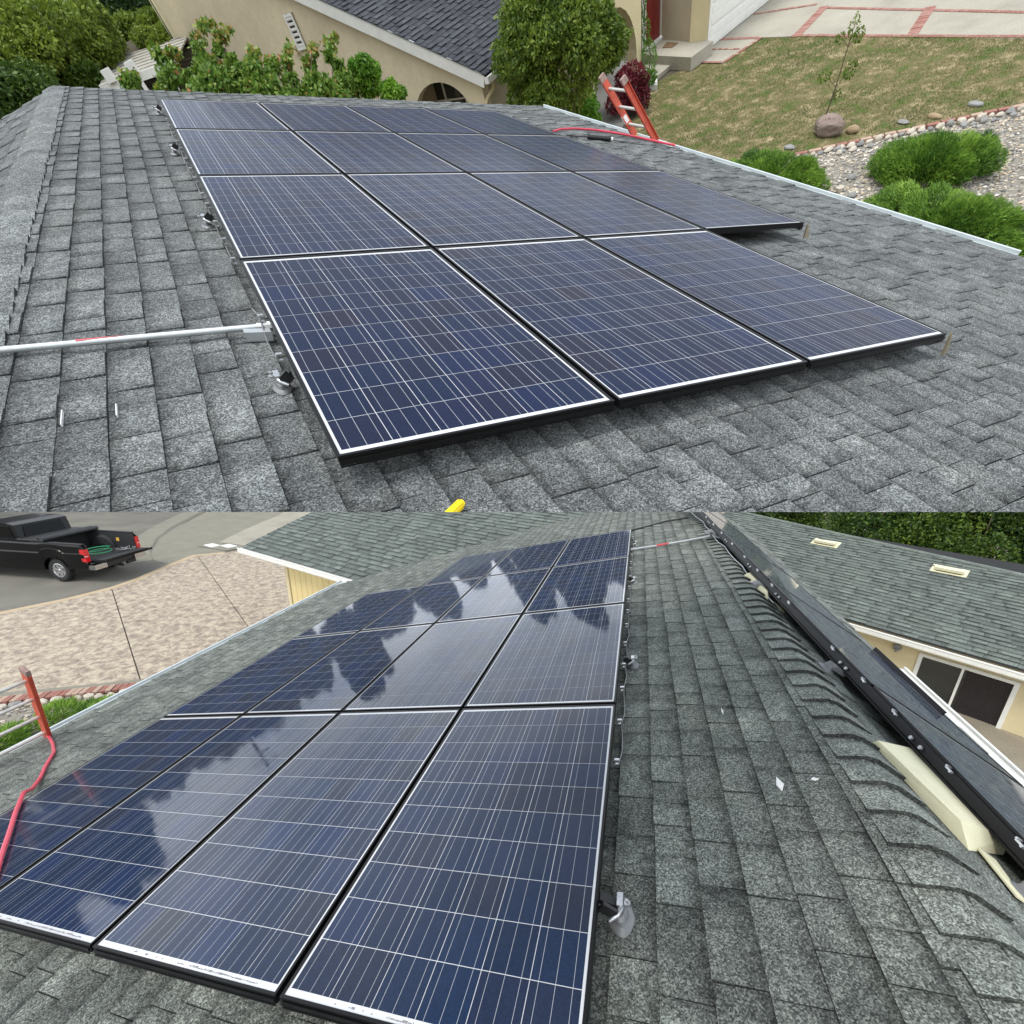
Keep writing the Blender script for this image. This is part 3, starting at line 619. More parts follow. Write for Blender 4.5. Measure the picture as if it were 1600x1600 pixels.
for wz in (0, .036): m.box(s0 + nT * wz, (FT(-.02, .105, 0) - FT(0, 0, 0)), pT * .038, nT * .003)
m.box(s0, (FT(-.02, .105, 0) - FT(0, 0, 0)), pT * .003, nT * .038); m.box(s0 + pT * .035, (FT(-.02, .105, 0) - FT(0, 0, 0)), pT * .003, nT * .038)
m.part(th, 'strut', m_galv)
# --- yellow tool end at the very front
th = Thing(T, 'yellow_tool', FT(-.2, .25, -.11), 'yellow plastic tool tip lying on the shingles at the front', 'tool')
m = MB(); a, b = FT(-.30, .14, -.10), FT(-.218, .285, -.09); m.tube([a, a + (b - a) * .7, b], [.016, .014, .013], 10); m.bar(a, b, .02, .028, up=nT); m = m.clip(*CL[0]); m.part(th, 'body', m_yel, smooth=40)
m = MB(); m.lathe(b, b - a, [(.006, .0), (.0115, .0006), (.0115, .008), (.006, .008)], 10); m.part(th, 'nozzle', m_yel)
# --- white flashing slivers under two shingle edges
for i, (p0_, p1_, q) in enumerate([(.58, .70, -.762), (.585, .69, -.603)]):
    m = MB(); m.box(FT(p0_ + .02, q, -.117), pT * (p1_ - p0_ - .03), qT * .003, nT * .010); m.top(T, 'flashing_strip', FT(p0_, q, -.12), m_paper, label=['white sliver of flashing, further left of the two near the pipe', 'white sliver of flashing, nearer the array of the two'][i], cat='flashing')
for i, (a, b) in enumerate([((.60, -1.0), (.62, -.82)), ((.66, -.73), (.66, -.70)), ((.645, -.645), (.655, -.60))]):
    pass
# --- red hose and grease gun on the far eave of the upper roof
th_h = MB(); hp = [(5.93, 4.50), (6.10, 4.72), (6.17, 5.0), (6.12, 5.25), (5.95, 5.45), (5.78, 5.58), (5.6, 5.66), (5.42, 5.72), (5.25, 5.78), (5.12, 5.85)]
th_h.tube([FT(p, q, -.095) for p, q in hp], .012, 8); th_h.top(T, 'air_hose', FT(5.9, 5, -.12), m_hose, smooth=True, label='red hose curving over the eave beside the orange ladder', cat='hose')
th = Thing(T, 'caulking_gun', FT(5.5, 4.9, -.12), 'slim black caulking gun lying on the shingles near the red hose', 'tool')
m = MB(); a, b = FT(5.56, 4.78, -.09), FT(5.43, 5.05, -.09); m.tube([a, b], .024, 10); m.part(th, 'barrel', m_black, smooth=40)
m = MB(); m.tube([b, FT(5.425, 5.075, -.09)], .02, 8); m.part(th, 'white_cap', m_paper)
m = MB(); m.tube([a, FT(5.66, 4.62, -.1), FT(5.72, 4.57, -.1)], .007, 6); m.tube([FT(5.64, 4.62, -.1), FT(5.6, 4.54, -.08), FT(5.52, 4.62, -.1)], .006, 6); m.part(th, 'handle', m_black)
m = MB(); m.tube([FT(5.42, 5.07, -.1), FT(5.3, 5.35, -.112), FT(5.15, 5.62, -.112), FT(5.02, 5.85, -.11)], .004, 5); m.top(T, 'air_line', FT(5.3, 5.3, -.12), m_black, smooth=True, label='thin black line running from the caulking gun to the eave', cat='cable')
# --- ladders
def ladder(site, a0, a1, b0, b1, rungs, label, sticker=True, holes=True, dep=None):
    """two rails (bottom a0/b0 to top a1/b1) of C section with rungs between them"""
    a0, a1, b0, b1 = (np.asarray(v, float) for v in (a0, a1, b0, b1)); th = Thing(site, 'ladder', (a0 + b0) / 2, label, 'ladder')
    w = unit(b0 - a0); d = unit(a1 - a0); n = unit(np.cross(d, w)); L_ = np.linalg.norm(a1 - a0)
    for s0, s1, sg in ((a0, a1, 1), (b0, b1, -1)):
        m = MB(); dd = (s1 - s0)
        m.box(s0 - n * .04, dd, n * .08, w * sg * .006); m.box(s0 - n * .04, dd, n * .006, -w * sg * .026); m.box(s0 + n * .034, dd, n * .006, -w * sg * .026)
        r = m.part(th, 'rail', m_fibre)
        m = MB(); m.box(s1 - n * .0415 - w * sg * .028 - d * .07, d * .072, n * .083, w * sg * .036); m.part(th, 'end_sleeve', m_worn, parent=r)
        if holes:
            for t in rungs:
                c = s0 + d * t; m = MB(); m.lathe(c - w * sg * .004, -w * sg, [(0, 0), (.02, 0), (.02, .012), (.011, .012), (.011, .004), (0, .004)], 12); m.part(th, 'rung_end', m_rung, parent=r)
    for t in rungs:
        m = MB(); m.tube([a0 + d * t + w * .006, b0 + (b1 - b0) / L_ * t - w * .006], .016, 10); m.part(th, 'rung', m_rung, smooth=50)
    if sticker:
        m = MB(); c = a0 + d * (L_ - .62); m.box(c + w * .0065 - n * .026, d * .09, n * .05, w * .001); m.box(c - n * .028 + w * .0062 - n * .0135, d * .09, n * .001, w * .001); m.part(th, 'white_label', m_paper)
        m = MB(); m.box(c - n * .0412 - w * .024, d * .10, n * .001, w * .022); m.part(th, 'side_label', m_paper)
        m = MB(); c = a0 + d * (L_ - .93); m.box(c - n * .0414 - w * .024, d * .12, n * .001, w * .024); m.box(c + w * .0066 - n * .032, d * .12, n * .064, w * .001); m.part(th, 'yellow_label', m_yel)
        m = MB(); 
        for q_ in (.02, .05, .08): m.box(c + w * .0078 - n * .02 + d * q_, d * .012, n * .04, w * .0006); m.box(c - n * .0426 - w * .02 + d * q_, d * .012, n * .001, w * .016)
        m.part(th, 'label_print', m_black)
    return th
LT = 5.6 / 3.2
la1, lb1 = np.array([4.50, 7.71, 3.21]), np.array([4.52, 7.24, 3.225]); ld = unit(np.array([4.82, 7.37, 2.50]) - la1); ll = 3.21 / -ld[2]; ld2 = unit(np.array([4.84, 6.93, 2.52]) - lb1); ll2 = 3.2 / -ld2[2]
ladder(T, la1 + ld * ll, la1, lb1 + ld2 * ll2, lb1, [ll - .17 - .24 * i for i in range(12)], 'orange fibreglass ladder standing above the eave in front of the brown lawn')

# --- ground of the upper site
GP = [(-26, 26), (-9, 17.5), (-2.88, 11.81), (1.96, 7.18), (5.05, 4.23), (7.18, 2.18), (10, .5), (24, -3.5), (27, 27)]
quad_sheet(T, 'ground', (8, 12, 0), GP, -.012, m_soil)
lawn_poly = [(9.0, 14.4), (11.6, 16.7), (12.9, 16.6), (13.12, 15.6), (14.75, 15.88), (14.98, 15.0), (15.55, 12.0), (15.95, 9.3), (16.4, 4.5), (13.3, 7.15), (10.25, 9.33), (8.9, 9.9), (6.0, 12.5), (6.6, 15)]
quad_sheet(T, 'lawn', (12, 12, 0), lawn_poly, -.004, m_lawn)
def inside_poly(x, y, poly):
    c = np.zeros(len(x), bool); n = len(poly)
    for i in range(n):
        x0, y0 = poly[i]; x1, y1 = poly[(i + 1) % n]
        t = ((y0 > y) != (y1 > y)) & (x < (x1 - x0) * (y - y0) / (y1 - y0 + 1e-12) + x0); c ^= t
    return c
def scatter(poly, n):
    xs = [p[0] for p in poly]; ys = [p[1] for p in poly]; x = RNG.uniform(min(xs), max(xs), n * 3); y = RNG.uniform(min(ys), max(ys), n * 3)
    k_ = inside_poly(x, y, poly); return x[k_][:n], y[k_][:n]
def grass(site, poly, n, h, name, label, patch=True, tone0=.37):
    x, y = scatter(poly, n); m_ = len(x); P = np.stack([x, y, np.zeros(m_)], 1)
    pt = np.sin(x * 1.3 + np.sin(y * 1.7) * 1.5) * np.sin(y * 1.1 + x * .4) + .5 * np.sin(x * 4.1 + y * 2.3) * np.sin(y * 3.7 - x * 1.2) + RNG.normal(0, .35, m_)
    t = np.clip(tone0 + .26 * pt, 0, 1); a = RNG.uniform(0, 2 * np.pi, m_); hh = h * RNG.uniform(.5, 1.3, m_) * np.where(t > .6, .6, 1)
    w = np.stack([np.cos(a), np.sin(a), np.zeros(m_)], 1) * (h * .28); l = RNG.normal(0, .5, (m_, 3)) * hh[:, None]; l[:, 2] = hh
    V = np.stack([P - w, P + w, P + l], 1).reshape(-1, 3)
    np_mesh(site, (x.mean(), y.mean(), 0), name, V, 3, t, l_grass, kind='stuff', label=label, cat='grass')
grass(T, lawn_poly, 70000, .024, 'lawn_grass', 'patchy half dead lawn grass below the driveway')
# driveway with brick bands
quad_sheet(T, 'driveway', (18, 12, 0), [(14.0, 17.9), (14.78, 15.95), (15.0, 15.06), (15.49, 12.07), (15.83, 9.41), (16.5, 4.3), (24, 4), (24, 21), (17.4, 18.5), (14.0, 17.9)], .0, m_conc, thick=.05)
def brick_run(th, a, b, w, n=None, step=.105, z=.0, h=.012, soldier=True, mats=(m_brick, m_brick2), jit=.004, seed=0, limit=300):
    """bricks laid across the run from a to b, each its own object"""
    g = random.Random(seed); a, b = np.array([*a, z]), np.array([*b, z]); L_ = np.linalg.norm(b - a); d = (b - a) / L_; s_ = np.array([-d[1], d[0], 0])
    n = n or int(L_ / step); st_ = L_ / n; me = {}
    for i in range(n):
        mt = mats[0] if g.random() < .62 else mats[1]
        if mt.name not in me:
            m = MB(); m.box(-d * (st_ * .43) - s_ * w / 2, d * st_ * .86, s_ * w, (0, 0, h)); me[mt.name] = m.mesh(th.site, (0, 0, 0), 'brick', mt)
        o = bpy.data.objects.new('brick', me[mt.name]); C.objects.link(o); o.parent = th.root
        c = a + d * st_ * (i + .5) + (g.uniform(-jit, jit), g.uniform(-jit, jit), g.uniform(-jit, jit) * .6) - th.base
        o.location = Vector((c[0] * th.site.flip * th.site.k, c[1] * th.site.k, c[2] * th.site.k))
bands = [((16.38, 4.4), (15.92, 9.41), .13, 'band of red brick edging the driveway along the lawn, right part'), ((15.92, 9.42), (15.05, 15.06), .13, 'band of red brick edging the driveway along the lawn, left part'),
         ((15.64, 11.75), (17.1, 12.6), .24, 'wide brick band crossing the driveway on the right'), ((14.98, 14.85), (16.85, 15.8), .24, 'wide brick band crossing the driveway nearer the garage'),
         ((17.3, 4.5), (16.75, 15.8), .12, 'brick band along the far side of the driveway'), ((16.95, 16.2), (16.1, 17.9), .12, 'short brick band by the garage end of the far side'), ((14.30, 17.7), (14.72, 16.05), .14, 'brick band under the garage door corner')]
for i, (a, b, w, lab) in enumerate(bands):
    th = Thing(T, 'brick_band', (*a, 0), lab, 'brick paving', 'brick bands of the upper driveway'); brick_run(th, a, b, w, step=.11 if w < .2 else .12, z=.002 + i * .0008, h=.006, seed=i, mats=(m_brick, plain('band_brick', (0.34, 0.18, 0.145), 0.9, var=.2) if i == 0 else MATS['band_brick']))
# walk from driveway to porch and its brick border
quad_sheet(T, 'path', (13.2, 16.2, 0), [(12.9, 16.72), (13.16, 15.6), (14.80, 15.92), (14.75, 16.2), (14.3, 17.9), (13.4, 17.2)], .004, m_conc)
for i, (a, b, w, lab) in enumerate([((12.97, 16.66), (13.17, 15.70), .1, 'brick row at the lawn corner of the little path'), ((13.18, 15.63), (14.75, 15.95), .11, 'long brick row between the little path and the lawn'), ((13.77, 17.0), (14.0, 15.95), .09, 'brick row across the middle of the little path')]):
    th = Thing(T, 'brick_border', (*a, 0), lab, 'brick border', 'brick rows of the porch path'); brick_run(th, a, b, w, step=.1, z=.008 + i * .0008, h=.006, seed=20 + i)
# brick edging between lawn and gravel
eb = [(10.12, 9.44), (10.75, 8.98), (11.64, 8.36), (12.44, 7.79), (13.3, 7.15), (14.3, 6.3)]
th = Thing(T, 'brick_edging', (11.5, 8.5, 0), 'pinkish brick edging between the brown lawn and the gravel bed', 'brick edging')
for i, (a, b) in enumerate(zip(eb, eb[1:])): brick_run(th, a, b, .10, step=.205, z=.0, h=.05, seed=40 + i, jit=.008)
gravel_poly = [(10.16, 9.38), (11.62, 8.3), (13.26, 7.1), (16, 4.6), (16, -1), (9, .8), (7.3, 2.4), (6.6, 6.5), (8.2, 9.9), (8.9, 9.9)]
quad_sheet(T, 'gravel_bed', (10, 6, 0), gravel_poly, .0, m_grav)
ICO = None
def pebbles(site, poly, n, r0, r1, name, label, base, z=0.0):
    """rounded low stones as one mass: octahedra stretched and tumbled"""
    x, y = scatter(poly, n); m_ = len(x); r = r0 + (r1 - r0) * RNG.power(.35, m_)
    o = np.array([[1, 0, 0], [-1, 0, 0], [0, 1, 0], [0, -1, 0], [0, 0, 1], [0, 0, -1], [.62, .62, .3], [-.62, .62, .3], [.62, -.62, .3], [-.62, -.62, .3]])
    F_ = np.array([[4, 6, 0], [4, 6, 2], [4, 7, 2], [4, 7, 1], [4, 9, 1], [4, 9, 3], [4, 8, 3], [4, 8, 0], [0, 6, 2], [2, 7, 1], [1, 9, 3], [3, 8, 0]])
    a = RNG.uniform(0, 6.28, m_); sx = RNG.uniform(.8, 1.35, (m_, 1)); sz = RNG.uniform(.45, .75, (m_, 1))
    Vt = np.repeat(o[None], m_, 0) * np.stack([sx[:, 0], np.ones(m_), sz[:, 0]], 1)[:, None] * r[:, None, None]
    ca, sa = np.cos(a)[:, None], np.sin(a)[:, None]; X = Vt[:, :, 0] * ca - Vt[:, :, 1] * sa; Y = Vt[:, :, 0] * sa + Vt[:, :, 1] * ca
    Vt = np.stack([X + x[:, None], Y + y[:, None], Vt[:, :, 2] + z + r[:, None] * .25], 2)
    V = Vt[:, F_].reshape(-1, 3); t = np.repeat(RNG.uniform(0, 1, m_), len(F_))
    return np_mesh(site, base, name, V, 3, t, m_peb, kind='stuff', label=label, cat='gravel')
pebbles(T, gravel_poly, 34000, .012, .038, 'gravel', 'mixed tan and grey gravel around the junipers', (10, 6, 0))
def stone(site, c, r, mat, label=None, group=None, name='stone', th=None, cat='stone', seed=0, rough=.12, nn=10, fine=0):
    g = np.random.default_rng(seed); m = MB(); n, k_ = nn, int(nn * .6); ph = g.uniform(0, 6, 6); c = np.asarray(c, float)
    def P(i, j):
        a = 2 * math.pi * i / n; e = -math.pi / 2 + math.pi * j / k_
        d = np.array([math.cos(e) * math.cos(a), math.cos(e) * math.sin(a), math.sin(e)])
        f = 1 + rough * (math.sin(3 * d[0] + ph[0]) + math.sin(4 * d[1] + ph[1]) * .7 + math.sin(5 * d[2] + ph[2]) * .5) + rough * .5 * math.sin(9 * d[0] + 7 * d[1] + ph[3]) + fine * (math.sin(17 * d[0] + 11 * d[2] + ph[4]) * math.sin(15 * d[1] - 13 * d[2] + ph[5]) + .5 * math.sin(31 * d[0] + 23 * d[1]) * math.sin(29 * d[2]))
        return c + d * f * np.array(r)
    for j in range(k_):
        for i in range(n): m.poly([P(i, j), P(i + 1, j), P(i + 1, j + 1), P(i, j + 1)])
    if th: return m.part(th, name, mat, smooth=True)
    return m.top(site, name, c, mat, smooth=True, label=label, cat=cat, group=group)
# cobbles along the edging
th = Thing(T, 'cobble_row', (11.3, 8.3, 0), 'row of pale river cobbles along the pink brick edging', 'stones')
g = random.Random(4); acc = 0
for a, b in zip(eb, eb[1:]):
    a, b = np.array(a), np.array(b); L_ = np.linalg.norm(b - a); d = (b - a) / L_; s_ = np.array([d[1], -d[0]]) * (1 if d[1] < 0 else 1); t = 0
    s_ = np.array([-abs(d[1]), -abs(d[0])])
    while t < L_:
        r = g.uniform(.05, .085); q = a + d * (t + r) + s_ * (.11 + g.uniform(0, .05)); stone(T, (*q, r * .5), (r * 1.15, r * .85, r * .62), m_cob if g.random() < .7 else m_cobg, th=th, seed=int(t * 1000) + int(a[0] * 100))
        if g.random() < .5: q = q + s_ * .17; stone(T, (*q, r * .4), (r * .9, r * .8, r * .55), m_cobg if g.random() < .5 else m_cob, th=th, seed=int(t * 999) + 7)
        t += 2 * r + .02
def bw(x, y, z=0.0, site=T):
    """site point on the plane z seen at the picture place given in metres table below (kept as plain numbers)"""
    return (x, y, z)
for i, (x, y, r, mt, lab) in enumerate([(9.95, 7.75, .085, m_cobg, 'grey round cobble lying in gravel left of the larger juniper'), (10.2, 7.6, .085, m_cob, 'ochre cobble beside the larger juniper'), (9.55, 7.6, .09, m_cob, 'yellowish cobble in the gravel between the junipers'), (9.5, 7.25, .08, m_cobg, 'grey cobble just above the lower juniper'), (9.35, 7.95, .06, m_cob, 'tan cobble near the roof gutter in the gravel'), (11.55, 5.1, .08, m_cob, 'orange brown cobble right of the lower juniper')]):
    stone(T, (x, y, r * .4), (r, r * .85, r * .6), mt, lab, 'loose cobbles in the gravel', seed=60 + i, name='cobble')
stone(T, (11.12, 9.62, .12), (.21, .36, .17), m_rock, 'large brown lichen covered boulder at the foot of the sapling', name='boulder', seed=3, rough=.09, nn=40, fine=.05)
stone(T, (11.38, 9.2, .05), (.09, .16, .06), plain('tan_rock', (0.30, 0.22, 0.13), 0.95, var=.3), 'small tan rock right of the big boulder', name='rock', seed=9)
for i, (x, y, r, lab) in enumerate([(10.35, 9.82, .15, 'flat grey rock near the end of the brick edging'), (9.75, 10.15, .15, 'flat pale rock left of the brick edging on the lawn'), (12.05, 8.6, .12, 'small grey rock on the lawn behind the larger juniper'), (12.45, 8.25, .17, 'flat ochre rock behind the larger juniper'), (13.1, 7.95, .16, 'flat grey rock on the lawn at the far right')]):
    stone(T, (x, y, .02), (r * .5, r * .95, .035), m_cobg if i in (0, 1, 2, 4) else MATS['tan_rock'], lab, 'flat rocks along the lawn edge', name='rock', seed=80 + i)
# junipers
def juniper(c, ax_, r, n, label, seed):
    ax_ = np.array([*ax_, 0.0]) / math.hypot(*ax_); ay_ = np.array([-ax_[1], ax_[0], 0]); g = np.random.default_rng(seed); th = Thing(T, 'juniper_shrub', (c[0], c[1], 0), label, 'shrub', 'low junipers in the gravel')
    lumps = []
    for i in range(60):
        a = g.uniform(0, 6.28); q = math.sqrt(g.uniform(0, 1)) * .86; h = math.sqrt(max(0, 1 - q * q)) * r[2] * .75
        lumps.append((np.array([c[0], c[1], 0]) + ax_ * r[0] * q * math.cos(a) + ay_ * r[1] * q * math.sin(a) + np.array([0, 0, h * g.uniform(.7, 1)]), tuple(np.array([.30, .30, .24]) * g.uniform(.7, 1.3) * min(r[0], r[1]))))
    P, d, w, idx = lump_points(lumps, n, .5); k_ = P[:, 2] > 0; P, d, w, idx = P[k_], d[k_], w[k_], idx[k_]; n = len(P)
    rad = P - np.array([c[0], c[1], -.2]); rad /= np.linalg.norm(rad, axis=1, keepdims=True)
    dd = rad + RNG.normal(0, .38, (n, 3)) + np.array([0, 0, .15]); dd /= np.linalg.norm(dd, axis=1, keepdims=True)
    s_ = np.cross(dd, RNG.normal(0, 1, (n, 3))); s_ /= np.linalg.norm(s_, axis=1, keepdims=True); L_ = RNG.uniform(.03, .085, (n, 1))
    V = np.stack([P - s_ * .007, P + s_ * .007, P + dd * L_], 1).reshape(-1, 3)
    t = np.clip(.45 + .2 * w + RNG.normal(0, .16, len(lumps))[idx] + RNG.normal(0, .15, n), 0, 1)
    np_mesh(T, th.base, 'foliage', V, 3, t, l_juni, th=th)
    m = MB()
    for i in range(6): a = i * 1.05; trunk(m, (c[0], c[1], 0), (c[0] + r[0] * .6 * math.cos(a), c[1] + r[1] * .6 * math.sin(a), r[2] * .35), .03, .01)
    m.part(th, 'stem', m_bark)
juniper((10.72, 6.72), (.40, -.92), (1.0, .72, .50), 60000, 'large rounded green juniper mound in the gravel at the right', 1)
juniper((9.42, 5.25), (.08, -1), (1.65, .62, .40), 60000, 'long low juniper spilling beside the gutter, lower right', 2)
juniper((9.1, 8.85), (.10, -1), (1.3, .55, .50), 40000, 'bright juniper behind the gutter left of the gravel', 3)
# sapling
th = Thing(T, 'sapling', (11.54, 10.13, 0), 'thin young tree with sparse leaves beside the brown boulder', 'tree'); m = MB()
top_ = np.array([11.62, 10.05, 1.42]); sp_ = trunk(m, (11.54, 10.13, 0), top_, .018, .006, .05)
br = [(sp_[4], sp_[4] + (-.12, .12, .16)), (sp_[4], sp_[4] + (.12, -.1, .14)), (sp_[2], sp_[2] + (-.17, .2, .2)), (sp_[2], sp_[2] + (.16, -.12, .22)), (sp_[1], sp_[1] + (.09, -.03, .13))]
for a, b in br: m.tube([a, (np.array(a) + b) / 2 + (0, 0, .015), b], [.006, .005, .002], 5)
m.part(th, 'trunk', m_bark)
foliage(T, th, 'x', [(top_, (.10, .10, .17)), (br[0][1], (.09, .09, .09)), (br[1][1], (.10, .10, .12)), (br[2][1], (.13, .13, .10)), (br[3][1], (.13, .12, .14)), (br[4][1], (.09, .09, .09))], 620, .055, l_deep, (.6, .2), wid=.55)
# burgundy shrub, small plants by the porch
def bush(site, name, c, r, n, size, mat, label, lumps=7, seed=0, group=None, cat='shrub', tone=(.45, .22), frac=.42, z0=0, droop=.3, wid=.5, stems=5, base=None):
    base = base if base is not None else (c[0], c[1], z0); th = Thing(site, name, base, label, cat, group)
    foliage(site, th, 'x', crown_lumps(c, r, lumps, frac, seed), n, size, mat, tone, droop, wid)
    m = MB()
    for i in range(stems): a = i * 6.28 / stems; trunk(m, base, np.array(c) + np.array(r) * (.45 * math.cos(a), .45 * math.sin(a), .1 + .1 * (i % 2)), .02 * max(r), .008 * max(r))
    m.part(th, 'stem', m_bark); return th
bush(T, 'burgundy_shrub', (10.0, 15.65, .42), (.75, .75, .5), 7000, .07, l_burg, 'burgundy leaved shrub behind the orange ladder', 9, 1)
bush(T, 'green_shrub', (8.35, 15.6, .42), (.55, .8, .6), 5200, .085, l_bright, 'yellow green shrub below the large rounded bush', 9, 2, tone=(.55, .25))
bush(T, 'flower_clump', (11.2, 16.5, .22), (.22, .35, .25), 1400, .05, l_bright, 'small green clump with pale flowers by the porch post', 5, 3)
bush(T, 'rounded_bush', (6.30, 12.55, 2.50), (1.55, 1.50, 1.12), 70000, .08, l_deep, 'large rounded green bush in front of the neighbouring porch', 40, 4, tone=(.62, .30), frac=.32, cat='bush')
th = Thing(T, 'climbing_plant', (11.75, 17.3, 0), 'slender climbing plant on the cream porch post', 'plant')
m = MB(); cp = [(11.75, 17.3, 0), (11.85, 17.35, .5), (11.7, 17.42, 1.0), (11.72, 17.5, 1.5), (11.6, 17.55, 2.0)]; m.tube(cp, .012, 6); m.part(th, 'stem', m_bark)
foliage(T, th, 'x', [((11.75, 17.3, .45), (.25, .25, .4)), ((11.72, 17.4, 1.0), (.13, .13, .3)), ((11.68, 17.5, 1.6), (.10, .10, .4))], 1500, .055, l_bright, (.45, .3))

# --- neighbouring house, upper
e1 = np.array([.866, .5, 0]); e2 = np.array([-.5, .866, 0]); Z = np.array([0, 0, 1.0])
G0 = np.array([5.141, 13.877, 0]); gs = lambda s, z, o=0.0: G0 + e2 * s + Z * z + e1 * o
hN = Thing(T, 'neighbouring_house', (8, 20, 0), 'beige stucco house with dark slate coloured roof beyond the upper roof', 'house')
RZ = lambda s: 2.5 + .37 * s if s < 9.5 else 2.5 + .37 * 9.5 - .3 * (s - 9.5)
# gable wall with arched opening
arc = [(2.42 - .06, 1.0)] + [(1.50 + .92 * math.cos(a) * 1.0, 1.55 + .92 * math.sin(a)) for a in np.linspace(math.pi * .0, math.pi, 17)] + [(.58, 1.0)]
arc = [(1.50 + .92, .6)] + [(1.50 + .92 * math.cos(a), 1.50 + .88 * math.sin(a)) for a in np.linspace(0, math.pi, 19)] + [(.58, .6)]
m = MB(); th_ = .22
def wall_piece(pl, mi=0): m.prism([gs(s, z, .0) for s, z in pl], e1 * th_, mi)
wall_piece([(.12, 0), (.57, 0), (.57, RZ(.57) - .06), (.12, RZ(.12) - .06)])
top_pts = [(1.50 + .93 * math.cos(a), 1.85 + .63 * math.sin(a)) for a in np.linspace(math.pi, 0, 21)]
for (s0, z0), (s1, z1) in zip(top_pts, top_pts[1:]): wall_piece([(s0, z0), (s1, z1), (s1, RZ(s1) - .06), (s0, RZ(s0) - .06)])
wall_piece([(.57, 0), (2.43, 0), (2.43, .6), (.57, .6)])
wall_piece([(2.43, 0), (9.5, 0), (9.5, RZ(9.5) - .06), (2.43, RZ(2.43) - .06)])
wall_piece([(9.5, 0), (11.62, 0), (11.62, RZ(11.6)), (9.5, RZ(9.5) - .06)])
m.part(hN, 'wall', m_stucco)
m = MB(); m.box(gs(11.62, 0, -.03), e2 * .09, e1 * .12, Z * 5.25); m.box(gs(11.71, 0, -.03), e2 * .10, e1 * .12, Z * 5.25); m.part(hN, 'corner_board', m_cream)
m = MB(); m.box(gs(11.705, 0, -.045), e2 * .035, e1 * .12, Z * 5.25); m.part(hN, 'corner_trim_strip', m_bark)  # narrow brown trim strip, solid and proud of the cream corner boards
# recessed window inside the arch
m = MB(); m.box(gs(.3, .6, .9), e2 * 2.4, e1 * .05, Z * 2.0); w_ = m.part(hN, 'window', m_glass)
m = MB()
for s in (.75, 1.35, 1.42, 2.1): m.box(gs(s, .6, .87), e2 * .045, e1 * .03, Z * 2.0)
for z in (1.25, 1.9): m.box(gs(.3, z, .872), e2 * 2.4, e1 * .024, Z * .035)
m.part(hN, 'mullions', m_white, parent=w_)
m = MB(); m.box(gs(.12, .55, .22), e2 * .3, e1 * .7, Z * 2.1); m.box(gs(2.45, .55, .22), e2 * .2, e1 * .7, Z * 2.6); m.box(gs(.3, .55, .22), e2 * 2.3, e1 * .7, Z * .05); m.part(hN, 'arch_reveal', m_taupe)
# rake board, gutter, downspout
m = MB(); a, b = gs(-.12, RZ(-.12) + .0, -.16), gs(9.5, RZ(9.5), -.16); m.bar(a - Z * .04, b - Z * .04, .035, .20); m.part(hN, 'rake_board', m_white)
m = MB(); m.bar(a + Z * .085, b + Z * .085, .06, .03); m.part(hN, 'rake_trim', m_gutter)
m = MB(); a, b = gs(-.20, 2.43, -.18), gs(-.20, 2.43, 4.2); m.bar(a, b, .11, .11); m.part(hN, 'gutter', m_white)
m = MB(); q0 = gs(-.12, 2.35, .12)
m.tube([q0, q0 - Z * .12, gs(.06, 2.1, .02) - Z * .02, gs(.085, 1.95, -.05), gs(.085, .3, -.05)], .042, 8); m.part(hN, 'downspout', m_stucco2, smooth=50)
# vent and box on the gable
m = MB(); vs, vz, vh, vw = 5.62, 3.46, .62, .34
m.box(gs(vs, vz, -.02), e2 * vw, e1 * .02, Z * vh); v_ = m.part(hN, 'gable_vent', m_dark)
for i in range(6):
    m = MB(); m.box(gs(vs + .05, vz + .07 + i * .09, -.045), e2 * (vw - .1), e1 * .02 - Z * .02, Z * .045); m.part(hN, 'slat', m_white, parent=v_)
m = MB()
for s, w2, z, h2 in ((vs, .05, vz, vh), (vs + vw - .05, .05, vz, vh), (vs + .05, vw - .1, vz, .05), (vs + .05, vw - .1, vz + vh - .05, .05)): m.box(gs(s, z, -.055), e2 * w2, e1 * .034, Z * h2)
m.part(hN, 'vent_frame', m_white, parent=v_)
m = MB(); m.box(gs(6.02, 3.42, -.10), e2 * .10, e1 * .1, Z * .14); m.part(hN, 'junction_box', m_stucco2)
# dark roof slope
def FN(p, q, w=0.0):   # p along e1 from the rake, q down the slope from the ridge line (towards the eave)
    s = 9.5 - q * .938; return gs(s, RZ(s) + .10, -.2 + p) + unit(np.cross(e1, e2 * .938 + Z * .346)) * w
m = MB(); m.poly([FN(0, 0, -.01), FN(6.2, 0, -.01), FN(6.2, 10.3, -.01), FN(0, 10.3, -.01)]); m.prism([gs(-.15, RZ(-.15) - .02, -.15), gs(9.5, RZ(9.5) - .02, -.15), gs(9.5, RZ(9.5) - .02, 4.4), gs(-.15, RZ(-.15) - .02, 4.4)], Z * .03)
m.part(hN, 'roof_deck', m_deck)
shingle_field(hN, FN, 0.0, 5.2, 5.4, 10.28, m_sh_n, w0=0.0, picks=300, tmin=.16, tmax=.4, lo=.008, hi=.022, seed=9, name='slate_shingle')
